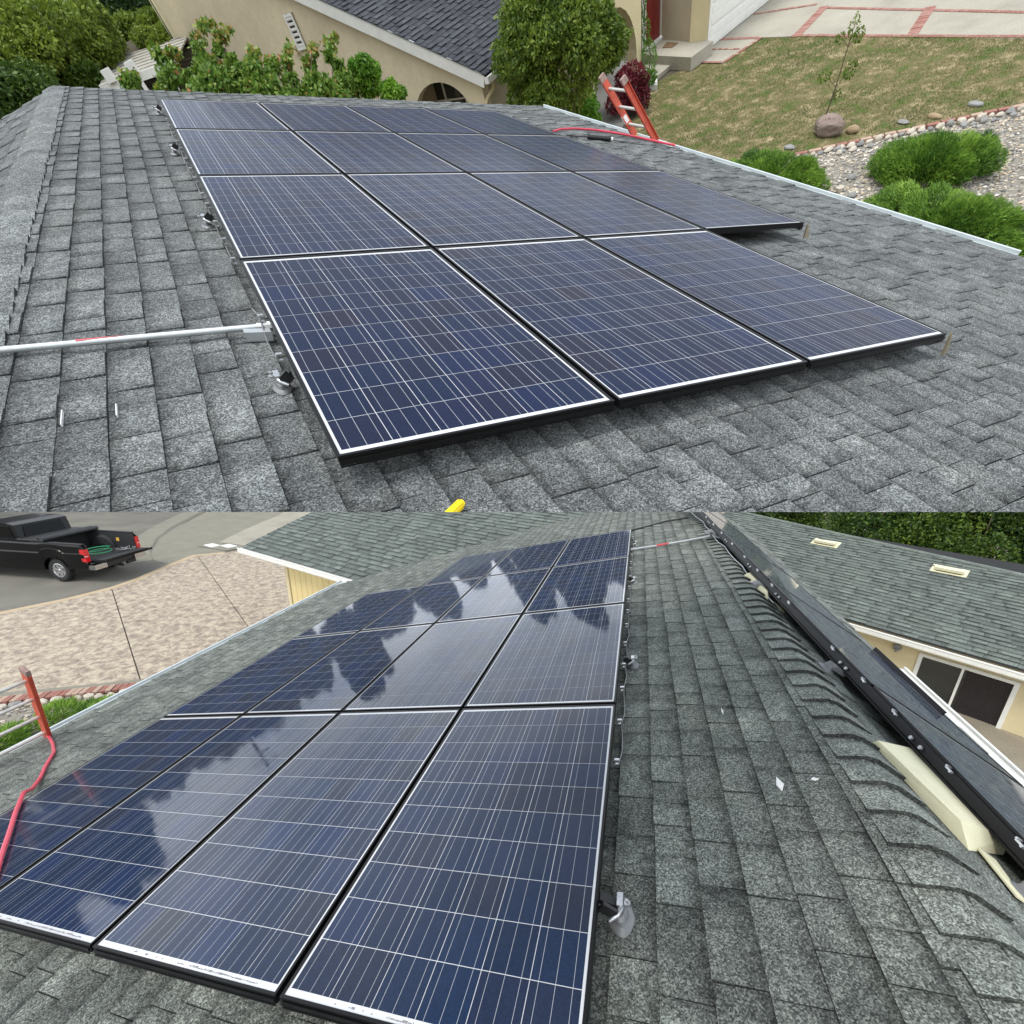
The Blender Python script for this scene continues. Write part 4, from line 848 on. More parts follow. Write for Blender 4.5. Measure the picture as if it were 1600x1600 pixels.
# body behind, porch and garage
m = MB(); f1 = unit((.927, .375, 0)); f2 = np.array([-f1[1], f1[0], 0])
PB = np.array([11.31, 17.275, 0]); fx = lambda a, b, z: PB + f1 * a + f2 * b + Z * z
m = MB(); m.prism([fx(0, 0, 0), fx(.24, 0, 0), fx(.24, 0, 3.0), fx(0, 0, 3.0)], f2 * .32)
ai = [(0, .75), (-.05, 1.0), (-.15, 1.25), (-.3, 1.47), (-.5, 1.65), (-.75, 1.78), (-1.05, 1.84), (-1.35, 1.78), (-1.6, 1.65), (-1.8, 1.47), (-1.95, 1.25), (-2.05, 1.0), (-2.1, .75)]
for (a0, z0), (a1, z1) in zip(ai, ai[1:]): m.prism([fx(a1, 0, z1), fx(a0, 0, z0), fx(a0, 0, 3.0), fx(a1, 0, 3.0)], f2 * .32)
m.prism([fx(-2.35, 0, 0), fx(-2.1, 0, 0), fx(-2.1, 0, 3.0), fx(-2.35, 0, 3.0)], f2 * .32)
m.part(hN, 'porch_arch', m_stucco2)
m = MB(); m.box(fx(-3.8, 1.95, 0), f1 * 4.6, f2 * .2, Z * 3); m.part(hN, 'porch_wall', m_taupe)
m = MB(); m.box(fx(-1.9, 1.91, .9), f1 * 1.1, f2 * .04, Z * 1.2); m.part(hN, 'porch_window', m_glass)
m = MB(); m.prism([(12.3, 20.4, 0), (12.36, 18.8, 0), (11.95, 17.9, 0), (11.60, 17.3, 0), (10.5, 16.15, 0), (9.0, 14.6, 0), (7.4, 16.0, 0), (8.9, 20.4, 0)], Z * .03); m.part(hN, 'porch_floor', m_conc_g)
# porch slab, threshold, door
S0 = np.array([12.42, 17.72, 0])
m = MB(); m.prism([(12.26, 17.9, 0), (12.48, 16.21, 0), (13.50, 16.55, 0), (13.3, 19.0, 0), (12.35, 19.0, 0)], Z * .29); m.part(hN, 'porch_slab', m_conc)
m = MB(); m.prism([(11.66, 16.75, 0), (12.46, 17.1, 0), (12.40, 17.95, 0), (12.1, 18.1, 0), (11.62, 17.6, 0)], Z * .10); m.part(hN, 'step', m_conc)
D0, D1 = np.array([12.44, 18.575, .33]), np.array([13.30, 18.92, .33]); dd_ = unit(D1 - D0); dn = np.array([dd_[1], -dd_[0], 0])
m = MB(); m.box(D0 - dd_ * .1, dd_ * .98, -dn * .12, Z * 2.1); m.part(hN, 'door_recess', m_dark)
m = MB(); m.box(D0 + dn * .0, dd_ * .80, dn * .045, Z * 2.05); dr_ = m.part(hN, 'door', m_door)
m = MB()
for a in (.10, .44): 
    for z, h in ((.15, .45), (.72, .35)): m.box(D0 + dn * .046 + dd_ * a + Z * z, dd_ * .26, dn * .012, Z * h)
m.part(hN, 'door_panels', m_door, parent=dr_)
m = MB(); m.box(D0 + dn * .046 + dd_ * .14 + Z * 1.3, dd_ * .52, dn * .006, Z * .55); m.part(hN, 'door_glass', m_glass, parent=dr_)
m = MB(); m.box(D0 + dn * .05 - dd_ * .1 - Z * .03, dd_ * 1.0, dn * .14, Z * .06); m.box(D0 - dd_ * .12 + dn * .0, dd_ * .09, dn * .10, Z * 2.1); m.part(hN, 'door_frame', m_white)
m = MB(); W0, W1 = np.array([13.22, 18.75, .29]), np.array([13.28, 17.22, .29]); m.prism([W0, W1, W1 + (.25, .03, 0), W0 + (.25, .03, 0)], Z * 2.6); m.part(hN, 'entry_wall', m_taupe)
m = MB(); m.prism([(13.22, 17.30, .285), (13.27, 17.20, .285), (13.50, 16.85, .285), (13.62, 17.0, .285), (13.55, 17.35, .285)], Z * 2.7); m.part(hN, 'corner_pier', m_stucco2)
GD0, GD1 = np.array([13.66, 17.04, 0.0]), np.array([17.6, 18.55, 0.0]); gd = unit(GD1 - GD0); gn = np.array([gd[1], -gd[0], 0])
m = MB(); m.box(GD0 - gd * .12 - gn * .1, gd * 4.4, gn * .06, Z * 2.8); m.part(hN, 'garage_recess', m_white)
for i in range(5):
    m = MB(); m.box(GD0 + Z * (.02 + i * .46), gd * 4.1, gn * .035, Z * .45); m.box(GD0 + Z * (.07 + i * .46) + gn * .035 + gd * .1, gd * 3.9, gn * .012, Z * .14); m.box(GD0 + Z * (.27 + i * .46) + gn * .035 + gd * .1, gd * 3.9, gn * .012, Z * .14)
    m.part(hN, 'garage_door_panel', m_white)
m = MB(); m.box(GD0 - gd * .13 - gn * .06, gd * .12, gn * .16, Z * 2.6); m.part(hN, 'garage_trim', m_white)
m = MB(); m.box(np.array([6.2, 19.6, 0]), f1 * 6.6, f2 * 5, Z * 2.5); m.part(hN, 'body', m_stucco)
m = MB(); m.prism([(12.72, 18.0, .292), (12.82, 17.62, .292), (13.12, 17.72, .292), (13.08, 18.25, .292)], Z * .012); m.top(T, 'doormat', (12.9, 17.9, .29), m_mat, label='brown patterned doormat on the porch slab in front of the red door', cat='doormat')
m = MB(); m.lathe((10.05, 18.95, .06), Z, [(0, 0), (.09, 0), (.12, .05), (.08, .14), (.03, .16), (0, .16)], 12); m.top(T, 'black_pot', (10.05, 18.95, .06), m_black, smooth=True, label='small black pot on the porch floor by the bush', cat='pot')
m = MB(); m.prism([(8.62, 15.92, 0), (8.95, 15.72, 0), (9.05, 15.95, 0), (8.7, 16.2, 0)], Z * .75); m.top(T, 'garden_pillar', (8.8, 15.9, 0), m_stucco2, label='short cream pillar half hidden under the large rounded bush', cat='pillar')
m = MB(); m.prism([(11.15, 16.35, .0), (11.25, 16.1, 0), (11.85, 17.0, 0), (11.75, 17.2, 0)], Z * .12); m.top(T, 'planter_curb', (11.5, 16.7, 0), m_white, label='white low curb beside the porch plants', cat='curb')

# --- left background of the upper site: hillside, patio cover, shrubs
m = MB(); nx, ny = 16, 12; x0, x1 = -16, 4.2
def hz(x, y): return 1.9 + 2.6 * min(1, max(0, (y - 12) / 14)) + .25 * math.sin(x * .9) * math.sin(y * .7)
ys = [17.5 + (36 - 17.5) * j / ny for j in range(ny + 1)]; 
for i in range(nx):
    for j in range(ny):
        xa, xb = x0 + (x1 - x0) * i / nx, x0 + (x1 - x0) * (i + 1) / nx
        if xb > -.4 and ys[j] > 10: 
            if xb > -.4: xb = min(xb, -.4)
            if xa >= xb: continue
        m.poly([(xa, ys[j], hz(xa, ys[j])), (xb, ys[j], hz(xb, ys[j])), (xb, ys[j + 1], hz(xb, ys[j + 1])), (xa, ys[j + 1], hz(xa, ys[j + 1]))])
m.top(T, 'hillside', (-5, 24, 0), m_soil, kind='structure')
th = Thing(T, 'patio_cover', (-1.9, 20.5, 2.5), 'pale weathered patio cover roof between the left shrubs and the stucco wall', 'patio cover')
A0, A1 = np.array([-3.0, 20.75, 4.28]), np.array([-.85, 20.25, 4.12]); ad_ = A1 - A0; back_ = np.array([.6, 3.6, .10])
for i in range(14):
    m = MB(); t0, t1 = i / 14 + .004, (i + 1) / 14 - .004; zz = .012 * (i % 2)
    m.hexa([A0 + back_ * t0 + Z * zz, A1 + back_ * t0 + Z * zz, A1 + back_ * t1 + Z * zz, A0 + back_ * t1 + Z * zz] + [A0 + back_ * t0 + Z * (zz + .03), A1 + back_ * t0 + Z * (zz + .03), A1 + back_ * t1 + Z * (zz + .03), A0 + back_ * t1 + Z * (zz + .03)]); m.part(th, 'roof_board', m_wood)
m = MB(); m.bar(A0 - Z * .05, A1 - Z * .05, .06, .16); m.part(th, 'front_beam', m_white)
for t in (.18, .48, .82):
    c = A0 + ad_ * t; m = MB(); m.cbox(c + Z * .13 + (.0, -.03, 0), (.10, -.02, 0), (.02, .085, .0), (0, 0, .12)); m.part(th, 'beam_end_cap', m_white)
    m = MB(); m.cbox(c - Z * 1.1, (.05, 0, 0), (0, .05, 0), (0, 0, 1.0)); m.part(th, 'post', m_white)
for i, (x, y, r) in enumerate([(-1.9, 19.3, .34), (-1.25, 19.2, .3), (-.8, 18.9, .28), (-2.4, 19.5, .3)]):
    m = MB(); m.lathe((x, y, 3.35 - .0 * i), (.1, -.5, .85), [(0, .03), (r * .8, .03), (r, 0), (r * .8, -.03), (0, -.03)], 16); m.top(T, 'flat_parasol', (x, y, 3.3), m_white, smooth=30, label=['pale round disc under the patio cover, centre', 'pale round disc right of centre under the patio cover', 'pale round disc nearest the stucco wall', 'pale round disc at the left end under the patio cover'][i], cat='garden disc', group='pale discs under the patio cover')
bigL = [((-4.2, 22.3, 5.0), (1.9, 1.8, 1.35), l_olive, 'broad olive green shrub filling the upper left corner', (.62, .24), 30000), ((-2.95, 23.6, 4.9), (1.15, 1.6, 1.05), l_olive, 'yellow green shrub right of the corner shrub', (.6, .25), 20000),
        ((-5.0, 19.3, 4.6), (1.35, 1.2, .95), l_dark, 'dark bluish shrub low at the left above the ridge', (.5, .22), 18000), ((-1.9, 27.5, 4.9), (1.5, 1.5, 1.2), l_dark, 'dark dense shrub behind, left of the stucco wall', (.25, .2), 14000),
        ((-.9, 31.5, 4.9), (1.6, 1.3, 1.5), l_dark, 'dark tall shrub touching the stucco wall corner', (.2, .18), 12000), ((-1.6, 26.2, 4.55), (1.2, .8, .62), l_olive, 'low olive shrub above the pale patio cover', (.6, .22), 8000), ((-3.35, 21.5, 4.4), (.55, .5, .36), l_deep, 'green shrub at the left end of the patio cover', (.45, .25), 7000), ((-1.15, 24.4, 4.3), (.9, .6, .42), l_olive, 'low yellowish shrub between patio cover and stucco corner', (.6, .22), 5000), ((-7.8, 21.5, 4.9), (2, 1.8, 1.8), l_dark, 'dark shrub at the far left edge of the upper site', (.4, .2), 12000),
        ((-5.2, 26.5, 5.6), (2.6, 1.6, 1.7), l_dark, 'dark tall shrub rising behind the corner shrub', (.3, .2), 16000)]
for i, (c, r, mt, lab, tn, n) in enumerate(bigL):
    bush(T, 'shrub', c, r, n, .12, mt, lab, 18, 30 + i, 'shrubs on the left hillside', tone=tn, frac=.4, base=(c[0], c[1], hz(c[0], c[1]) - .1), wid=.45)
# tall shoots of the hedge behind the ridge
hedge = [((-.70, 15.4, 3.9), (.29, 16.45, 4.63), .34, 5200, 'photinia shoot, taller and leftmost of the tall pair'), ((-.15, 15.15, 3.8), (.60, 16.17, 4.46), .30, 4600, 'photinia shoot, rightmost of the tall pair before the wall'),
         ((-1.15, 15.65, 4.05), (-.64, 16.24, 4.45), .36, 3600, 'low photinia with orange tips beside the patio cover'), ((-1.9, 15.9, 4.2), (-1.55, 16.5, 4.52), .26, 1500, 'sparse photinia sprig in front of the patio cover'), ((-.35, 15.25, 3.75), (.1, 15.9, 4.1), .48, 6500, 'wide photinia foot joining the two tall shoots'),
         ((.35, 14.95, 3.62), (.75, 15.5, 3.98), .40, 4200, 'low photinia clump right of the tall pair'), ((.80, 14.7, 3.5), (1.11, 15.27, 3.89), .30, 3200, 'rounded photinia in the middle of the hedge'), ((1.06, 14.55, 3.42), (1.50, 15.31, 3.93), .25, 2800, 'slim photinia shoot left of the gable vent'), ((1.45, 14.38, 3.3), (1.99, 15.13, 3.83), .31, 3800, 'leafy photinia shoot under the gable vent'), ((1.85, 14.15, 3.2), (2.45, 15.04, 3.79), .30, 4000, 'tallest photinia shoot right of the gable vent'), ((2.15, 14.0, 3.1), (2.4, 14.4, 3.3), .28, 2200, 'low photinia beside the lime shrub')]
def shoot(a, b, r, n, label, seed):
    a, b = np.array(a), np.array(b); a = a - (b - a) * .35; base = (a[0], a[1], 2.0); th = Thing(T, 'photinia', base, label, 'hedge plant', 'photinia hedge behind the upper roof'); g = np.random.default_rng(seed); lumps = []
    for i in range(12):
        t = i / 11; w_ = r * (1.0 - .62 * t ** 1.5); j = g.normal(0, 1, 3) * w_ * .42; lumps.append((a + (b - a) * t * .98 + j, (w_ * .55, w_ * .55, w_ * .5)))
    n = int(n * .72); P, d, w, idx = lump_points(lumps, n, .15); P = P + RNG.normal(0, .035, P.shape); top = idx / 11
    t = np.clip(.34 + .16 * w + RNG.normal(0, .13, n) + np.where((top > .8) & (RNG.uniform(0, 1, n) < .5), .42, 0) + np.where(RNG.uniform(0, 1, n) < .03, .45, 0), 0, 1)
    np_mesh(T, th.base, 'crown', leaf_cards(P, .10, d, .5, .62), 4, t, l_phot, th=th)
    m = MB(); m.tube([base, a, (a + b) / 2, b], [.02, .016, .01, .004], 6); m.tube([base, a + (r * .5, 0, 0), (a + b) / 2 + (r * .3, 0, 0)], [.015, .01, .004], 6)
    m.part(th, 'stem', m_bark)
for i, (a, b, r, n, lab) in enumerate(hedge): shoot(a, b, r, n, lab, 50 + i)
bush(T, 'bright_shrub', (2.68, 14.2, 3.2), (.40, .42, .42), 5200, .085, l_bright, 'bright lime shrub at the right end of the hedge', 10, 70, tone=(.6, .25), frac=.38, base=(2.75, 13.95, 1.2))
bush(T, 'bright_shrub', (3.0, 13.75, 2.92), (.30, .30, .22), 1800, .08, l_bright, 'low lime sprig left of the arched window', 6, 71, tone=(.55, .25), base=(3.3, 13.7, 1.0))

# ================================================================== LOWER SITE
# --- house carrying the lower array
hB = Thing(B, 'house', (3, 5, 0), 'house under the lower array, its grey green roof filling the lower foreground', 'house')
EB = 5.76
bk_d = np.array([-math.cos(R(30)), 0, -math.sin(R(30))]); bk_n = np.array([-math.sin(R(30)), 0, math.cos(R(30))])
def FBb(y, s, w=0.0):
    c = FB(y, RQ, -.12); return c + bk_d * s + bk_n * w
# garage wing on the left: eave, slope and valley
wA = np.array([5.62, 7.33, 2.51]); wd = unit((.969, .246, 0)); wn_ = np.array([-wd[1], wd[0], 0]); wu = wn_ * math.cos(R(15)) + Z * math.sin(R(15)); wN = np.cross(wd, wu); wN = wN if wN[2] > 0 else -wN
def FW(p, q, w=0.0): return wA + wd * p + wu * (7.0 - q) + wN * w       # q = 7 at its eave
vN = np.cross(nB, wN); vN = unit(vN if vN[1] > 0 else -vN)               # along the valley
vP = np.array([5.713, 7.161, 2.46]); side = np.cross(vN, Z); 
main_side = side if (FB(5, 2, 0) - vP) @ side > 0 else -side
PE = 11.5
m = MB(); m.poly([FB(-1.2, RQ, -.125), FB(PE, RQ, -.125), FB(PE, EB, -.125), FB(-1.2, EB, -.125)]); m = m.clip(vP + main_side * -.02, main_side)
m.poly([FBb(-1.2, 0, -.005), FBb(PE, 0, -.005), FBb(PE, 2.15, -.005), FBb(-1.2, 2.15, -.005)])
m2 = MB(); m2.poly([FW(-.6, 7, -.008), FW(4.18, 7, -.008), FW(4.18, 0, -.008), FW(-7.5, 0, -.008), FW(-7.5, 7, -.008)]); m2 = m2.clip(vP, -main_side)
m.v += m2.v and [] or []
m.part(hB, 'roof_deck', m_deck)
m2.part(hB, 'wing_roof_deck', m_deck)
underB = lambda p, q: (0.05 < p < 6.7 and 0.03 < q < 3.0) or (0.05 < p < 5.0 and 0.03 < q < 4.0)
shingle_field(hB, FB, -1.2, PE, RQ + .02, EB, m_sh_b, clips=[(vP, main_side)], avoid=underB, seed=11, rev=True, picks=300, tmin=.12, tmax=.31)
shingle_field(hB, FBb, -1.2, PE, 0.0, 2.15, m_sh_b, w0=0.0, picks=0, seed=12, tmin=.18, tmax=.5, lo=.006, hi=.016)
shingle_field(hB, FW, -7.5, 4.16, 0.0, 7.0, m_sh_w, w0=0.0, clips=[(vP, -main_side)], picks=300, tmin=.2, tmax=.45, lo=.006, hi=.016, seed=13, name='wing_shingle')
ridge_caps(hB, FB, FBb, -.5, 6.0, -1, m_sh_b, seed=14, hi=.024, sback=.15)
ridge_caps(hB, FB, FBb, 6.0, PE, -1, m_sh_b, seed=15, hi=.012, qe=-.9, sback=.1)
def gutter_run(th, a, b, out, name='gutter', h=.10, w=.11, mat=None):
    a, b, out = np.asarray(a, float), np.asarray(b, float), unit(out); m = MB()
    for d_, z_, ww, hh in ((.02, -.065, .006, h), (w + .02, -.055, .008, h), (w / 2 + .02, -.115, w, .006), (w + .024, .0, .022, .012), (w / 2 + .02, -.022, w - .012, .004)): m.bar(a + out * d_ + Z * z_, b + out * d_ + Z * z_, ww, hh)
    m.part(th, name, mat or m_gutter)
gutter_run(hB, FB(-1.2, EB, -.13), FB(6.95, EB, -.13), (1, 0, 0))
gutter_run(hB, FW(-.05, 7.0, -.02), FW(4.18, 7.0, -.02), -wn_, 'wing_gutter', mat=m_white)
m = MB(); m.prism([FW(4.16, 7.0, -.01), FW(4.16, 0, -.01), FW(4.16, 0, -.2), FW(4.16, 7.0, -.2)], wd * .03); m.part(hB, 'wing_fascia', m_white)
wall0 = wA + wn_ * .32
nb = 14; bx0, bx1 = -.2, 2.86
for i in range(nb):
    t0 = bx0 + (bx1 - bx0) * i / nb; t1 = bx0 + (bx1 - bx0) * (i + 1) / nb - .012
    m = MB(); m.box(wall0 + wd * t0 - Z * 2.51, wd * (t1 - t0), wn_ * .02, Z * 2.42); m.part(hB, 'siding_board', m_sid)
m = MB(); m.box(wall0 + wd * (bx0 - .3) + wn_ * .012 - Z * 2.51, wd * 3.3, wn_ * .1, Z * 2.45); m.part(hB, 'wing_wall', m_sid)
m = MB(); m.box(wall0 + wd * 2.86 - wn_ * .025 - Z * 2.51, wd * .12, wn_ * .16, Z * 2.44); m.box(wall0 + wd * 2.90 - Z * 2.51, wd * .06, wn_ * 5, Z * 2.4); m.part(hB, 'corner_board', m_stucco2)
m = MB(); m.box((-1.6, -1, 0), (.2, 0, 0), (0, 13, 0), (0, 0, 2.5)); m.box((5.2, -1, 0), (.2, 0, 0), (0, 8.4, 0), (0, 0, 2.2)); m.part(hB, 'wall', m_sid)
gutter_run(hB, FBb(-1.2, 2.15, -.02), FBb(4.9, 2.15, -.02), (-1, 0, 0), 'rear_gutter', mat=m_white)
# downspout elbow under the wing gutter
m = MB(); c = wall0 + wd * .72 - Z * .28; m.tube([c - wn_ * .05, c - wn_ * .12, c - wn_ * .12 - Z * .12], .035, 8); m.part(hB, 'faucet_pipe', m_black)
# --- mounts, wires and conduits along the ridge side of the lower array
for i, (p, q) in enumerate([(.50, -.062), (2.32, -.075), (4.22, -.06), (5.95, -.06)]):
    mounting_foot(B, FB(p, q, -.118), FB, ['big bright cast foot beside the nearest panel of the lower array', 'cast foot at the second row of the lower array', 'small foot at the third row of the lower array', 'tiny foot near the far corner of the lower array'][i], 'cast feet along the lower array', s=1.05 if i == 0 else .9)
edge_wire(B, FB, 1.25, 16, -.024, 'grey wires and clips along the ridge side edge of the lower array', seed=8)
th = Thing(B, 'conduit', FB(5.7, -.5, -.1), 'pale conduit with red label bending over the ridge at the far end', 'pipe')
pts = [FB(5.66, .0, -.085), FB(5.68, -.5, -.085), FB(5.72, -.95, -.08), FB(5.71, -1.05, -.07), FBb(5.66, .04, .045), FBb(5.5, .16, .03), FBb(5.35, .28, .03)]
m = MB(); m.tube(pts, .0135, 8); m.part(th, 'pipe', m_galv, smooth=True)
m = MB(); m.tube([pts[1] + nB * .003 + (pts[0] - pts[1]) * .0, pts[1] + nB * .003 + (pts[2] - pts[1]) * -.35], .0137, 8); m.tube([pts[5] + (pts[6] - pts[5]) * .1 + bk_n * .003, pts[6] + bk_n * .003], .0137, 8); m.part(th, 'red_label', m_redlab)
m = MB(); m.tube([pts[0], pts[0] + (pts[1] - pts[0]) * .12], .022, 8); m.part(th, 'connector', m_alu)
m = MB(); m.tube([FB(7.05, .03, -.1), FB(7.2, -.25, -.105), FB(7.38, -.54, -.105), FB(7.36, -.9, -.1)], .017, 6); m.top(B, 'black_cable', FB(7.2, -.3, -.12), m_black, smooth=True, label='black cable leaving the far corner of the lower array', cat='cable')
# --- rear array seen along its edge
s0f = lambda y: .50 - .128 * (y - 1.6)
pv = (FBb(1.0, s0f(1.0 * .985 + .654), .12) - FBb(0, s0f(.654), .12)); qv = bk_d; nv = bk_n
PM['R'] = panel_meshes(B, pv, qv, nv)
lab_r = ['nearest', 'second', 'third', 'fourth', 'fifth']
yr0 = .55
for i in range(5):
    p = yr0 + i * 1.67; place_panel(B, PM['R'], FBb(p, s0f(p * .985 + .654), .135), f"dark panel edge on beyond the ridge caps, {lab_r[i]} in its line", 'panels beyond the ridge of the lower roof')
for p_ in (3.1,):
    th = Thing(B, 'rear_rail', FBb(p_, .3, 0), 'long black rail with bright clips under the rear panels', 'rail')
    def FR(p, q, w=0.0): return FBb(p, s0f(p * .985 + .654) + q, .135 + w)
    m = MB(); a, b = FR(-.2, -.006, -.038), FR(8.9, -.006, -.038); m.bar(a, b, .02, .046, up=bk_n); m.bar(FR(-.2, .0, -.072), FR(8.9, .0, -.072), .026, .010, up=bk_n); m.bar(FR(-.2, -.012, -.03), FR(8.9, -.012, -.03), .008, .012, up=bk_n); m.part(th, 'rail', m_frame)
    for i, p in enumerate([.75, 1.18, 1.55, 1.95, 2.25, 2.62, 3.35, 3.72, 4.1, 4.5, 4.95, 5.4, 5.8, 6.2, 6.6, 7.0]):
        m = MB(); c = FR(p, -.02, -.02); e = unit(pv); m.cbox(c, e * .018, bk_d * .006, bk_n * .004); m.cbox(c + e * .015 + bk_n * .007, e * .004, bk_d * .011, bk_n * .004); m.cbox(c - e * .015 - bk_n * .003, e * .004, bk_d * .011, bk_n * .004); m.part(th, 'clip', m_alu)
        if i % 2 == 0:
            m = MB(); c = FR(p + .16, -.018, -.045); m.lathe(c, -bk_d, [(0, 0), (.011, 0), (.011, .01), (0, .01)], 8); m.lathe(c + e * .07, -bk_d, [(0, 0), (.011, 0), (.011, .01), (0, .01)], 8); m.part(th, 'bolt', m_alu)
    m = MB(); g = random.Random(3); pts = []
    for i in range(22): pts.append(FR(3.5 + i * .22, -.02 - g.uniform(0, .02), -.09 - g.uniform(0, .035)))
    m.tube(pts, .004, 5); m.part(th, 'wire', m_galv, smooth=True)
for i, p in enumerate([1.0, 2.45, 3.85, 5.6]):
    s = s0f(p * .985 + .654) - .07; m = MB()
    m.lathe(FBb(p, s, 0), bk_n, [(0, 0), (.06, 0), (.06, .012), (.035, .025), (.03, .05), (0, .05)], 14); m.cbox(FBb(p, s + .04, .05), unit(pv) * .04, bk_d * .04, bk_n * .014)
    m.top(B, 'panel_bracket', FBb(p, s, 0), m_cast, smooth=40, label=['grey foot in the shadow of the rear rail, nearest', 'grey foot between the cream vents under the rear rail', 'grey foot beside the smaller cream vent', 'distant grey foot near the conduit'][i], cat='panel mount', group='feet under the rear rail')
m = MB(); m.box(FBb(2.75, 1.16, .135), (FBb(3.75, 1.16, .135) - FBb(2.75, 1.16, .135)), bk_d * .012, bk_n * .035); m.part(th, 'end_rail', m_frame)
# --- cream roof vents
def roof_vent(site, F, p, q, L_, W_, h, label, group, mat, k_=1.0, dirp=False):
    """low hood: sloped lid, open dark mouth, flange. F(p,q,w): q points down the slope"""
    th = Thing(site, 'roof_vent', F(p, q, 0), label, 'roof vent', group); e = lambda a, b, w: F(p + a, q + b, w)
    m = MB(); m.hexa([e(-W_ * .62, -L_ * .2, .002), e(W_ * .62, -L_ * .2, .002), e(W_ * .62, L_ * 1.12, .012), e(-W_ * .62, L_ * 1.12, .012), e(-W_ * .62, -L_ * .2, .012), e(W_ * .62, -L_ * .2, .012), e(W_ * .62, L_ * 1.12, .02), e(-W_ * .62, L_ * 1.12, .02)]); m.part(th, 'flange', mat)
    m = MB(); t0, t1 = h * .12, h
    lid = [e(-W_ * .32, 0, t0 + .01), e(W_ * .32, 0, t0 + .01), e(W_ * .5, L_ * .35, t1 * .8), e(W_ * .5, L_, t1), e(-W_ * .5, L_, t1), e(-W_ * .5, L_ * .35, t1 * .8)]
    bot = [e(-W_ * .32, 0, .012), e(W_ * .32, 0, .012), e(W_ * .5, L_ * .35, .012), e(W_ * .5, L_, t1 * .45), e(-W_ * .5, L_, t1 * .45), e(-W_ * .5, L_ * .35, .012)]
    m.poly(lid)
    for i in range(6): j = (i + 1) % 6; m.poly([lid[i], lid[j], bot[j], bot[i]])
    m.poly(bot[::-1]); m.part(th, 'hood', mat)
    m = MB(); m.hexa([e(-W_ * .42, L_ * .3, .012), e(W_ * .42, L_ * .3, .012), e(W_ * .42, L_ * .9, .012), e(-W_ * .42, L_ * .9, .012), e(-W_ * .42, L_ * .3, t1 * .4), e(W_ * .42, L_ * .3, t1 * .4), e(W_ * .42, L_ * .9, t1 * .44), e(-W_ * .42, L_ * .9, t1 * .44)]); m.part(th, 'mouth', m_dark)
    return th
def cream_vent(lid, foot, h, label):
    """low cream hood just past the caps: flat lid and slanting near face"""
    th = Thing(B, 'roof_vent', FBb((lid[0][1] - .654) / .985, lid[0][0], 0), label, 'roof vent', 'cream vents beyond the ridge caps'); f = lambda s_, y, w: FBb((y - .654) / .985, s_, w)
    m = MB(); A = [f(*p, .006) for p in foot]; Bt = [f(*p, h * hh) for p, hh in zip(lid, (.75, .85, 1, 1))]
    m.poly(Bt)
    for i in range(4): j = (i + 1) % 4; m.poly([A[i], A[j], Bt[j], Bt[i]])
    m.part(th, 'hood', m_cream)
    m = MB(); c = lid[3]; m.prism([f(c[0] + .10, c[1] - .22, .012), f(c[0] + .14, c[1] - .22, .012), f(c[0] + .18, c[1] - .02, .012), f(c[0] + .10, c[1] - .02, .012)], bk_n * .006); m.part(th, 'flange', m_cream)
cream_vent([(.09, 2.16), (.52, 2.48), (.62, 2.00), (.24, 1.80)], [(.09, 2.18), (.52, 2.52), (.58, 1.92), (.27, 1.72)], .06, 'large cream vent lying under the rear rail, nearest')
cream_vent([(.02, 4.66), (.20, 5.1), (.28, 4.62), (.12, 4.28)], [(.02, 4.70), (.20, 5.14), (.26, 4.50), (.14, 4.18)], .055, 'smaller cream vent further along the rear rail')
# --- scraps on the shingles
for i, (p, q, lx, ly, lab) in enumerate([(1.165, -.705, .05, .02, 'torn white scrap on the shingles right of the lower array'), (1.205, -.845, .012, .02, 'tiny white chip beside the torn scrap'), (1.72, -.565, .04, .006, 'small white sliver further up the same shingle line')]):
    m = MB(); c = FB(p, q, -.108); m.poly([c + pB * lx, c + qB * ly * .6 + nB * .006, c - pB * lx * .8 + nB * .002, c - qB * ly + pB * .01]); m.prism([c + pB * lx, c + qB * ly * .6, c - pB * lx * .6, c - qB * ly * .8], nB * .004)
    m.top(B, 'scrap', c, m_paper, label=lab, cat='scrap')
# --- hose and ladder on the lower eave
hp = [(.1, 3.02, -.0), (.26, 3.30, .02), (.40, 3.55, .02), (.55, 3.83, .018), (.72, 4.12, .016), (.84, 4.36, -.07), (.98, 4.58, -.10), (1.12, 4.80, -.10), (1.30, 5.05, -.10), (1.42, 5.32, -.10), (1.53, 5.62, -.09), (1.56, 5.78, -.09)]
m = MB(); m.tube([FB(*p) for p in hp], .0135, 8); m.top(B, 'air_hose', FB(.5, 3.9, 0), m_hose, smooth=True, label='red hose trailing over the leftmost panels from the gutter', cat='hose')
top_l = np.array([5.02, 1.985, 3.50]); bl = unit(np.array([5.52, 2.17, 2.5]) - top_l); fl_ = 3.5 / -bl[2]
top_2 = top_l + np.array([.0, -.46, -.0])
ladder(B, top_l + bl * fl_, top_l, top_2 + bl * fl_, top_2, [fl_ - .16 - .285 * i for i in range(10)], 'orange ladder rail with pale rungs rising past the left gutter', sticker=False)

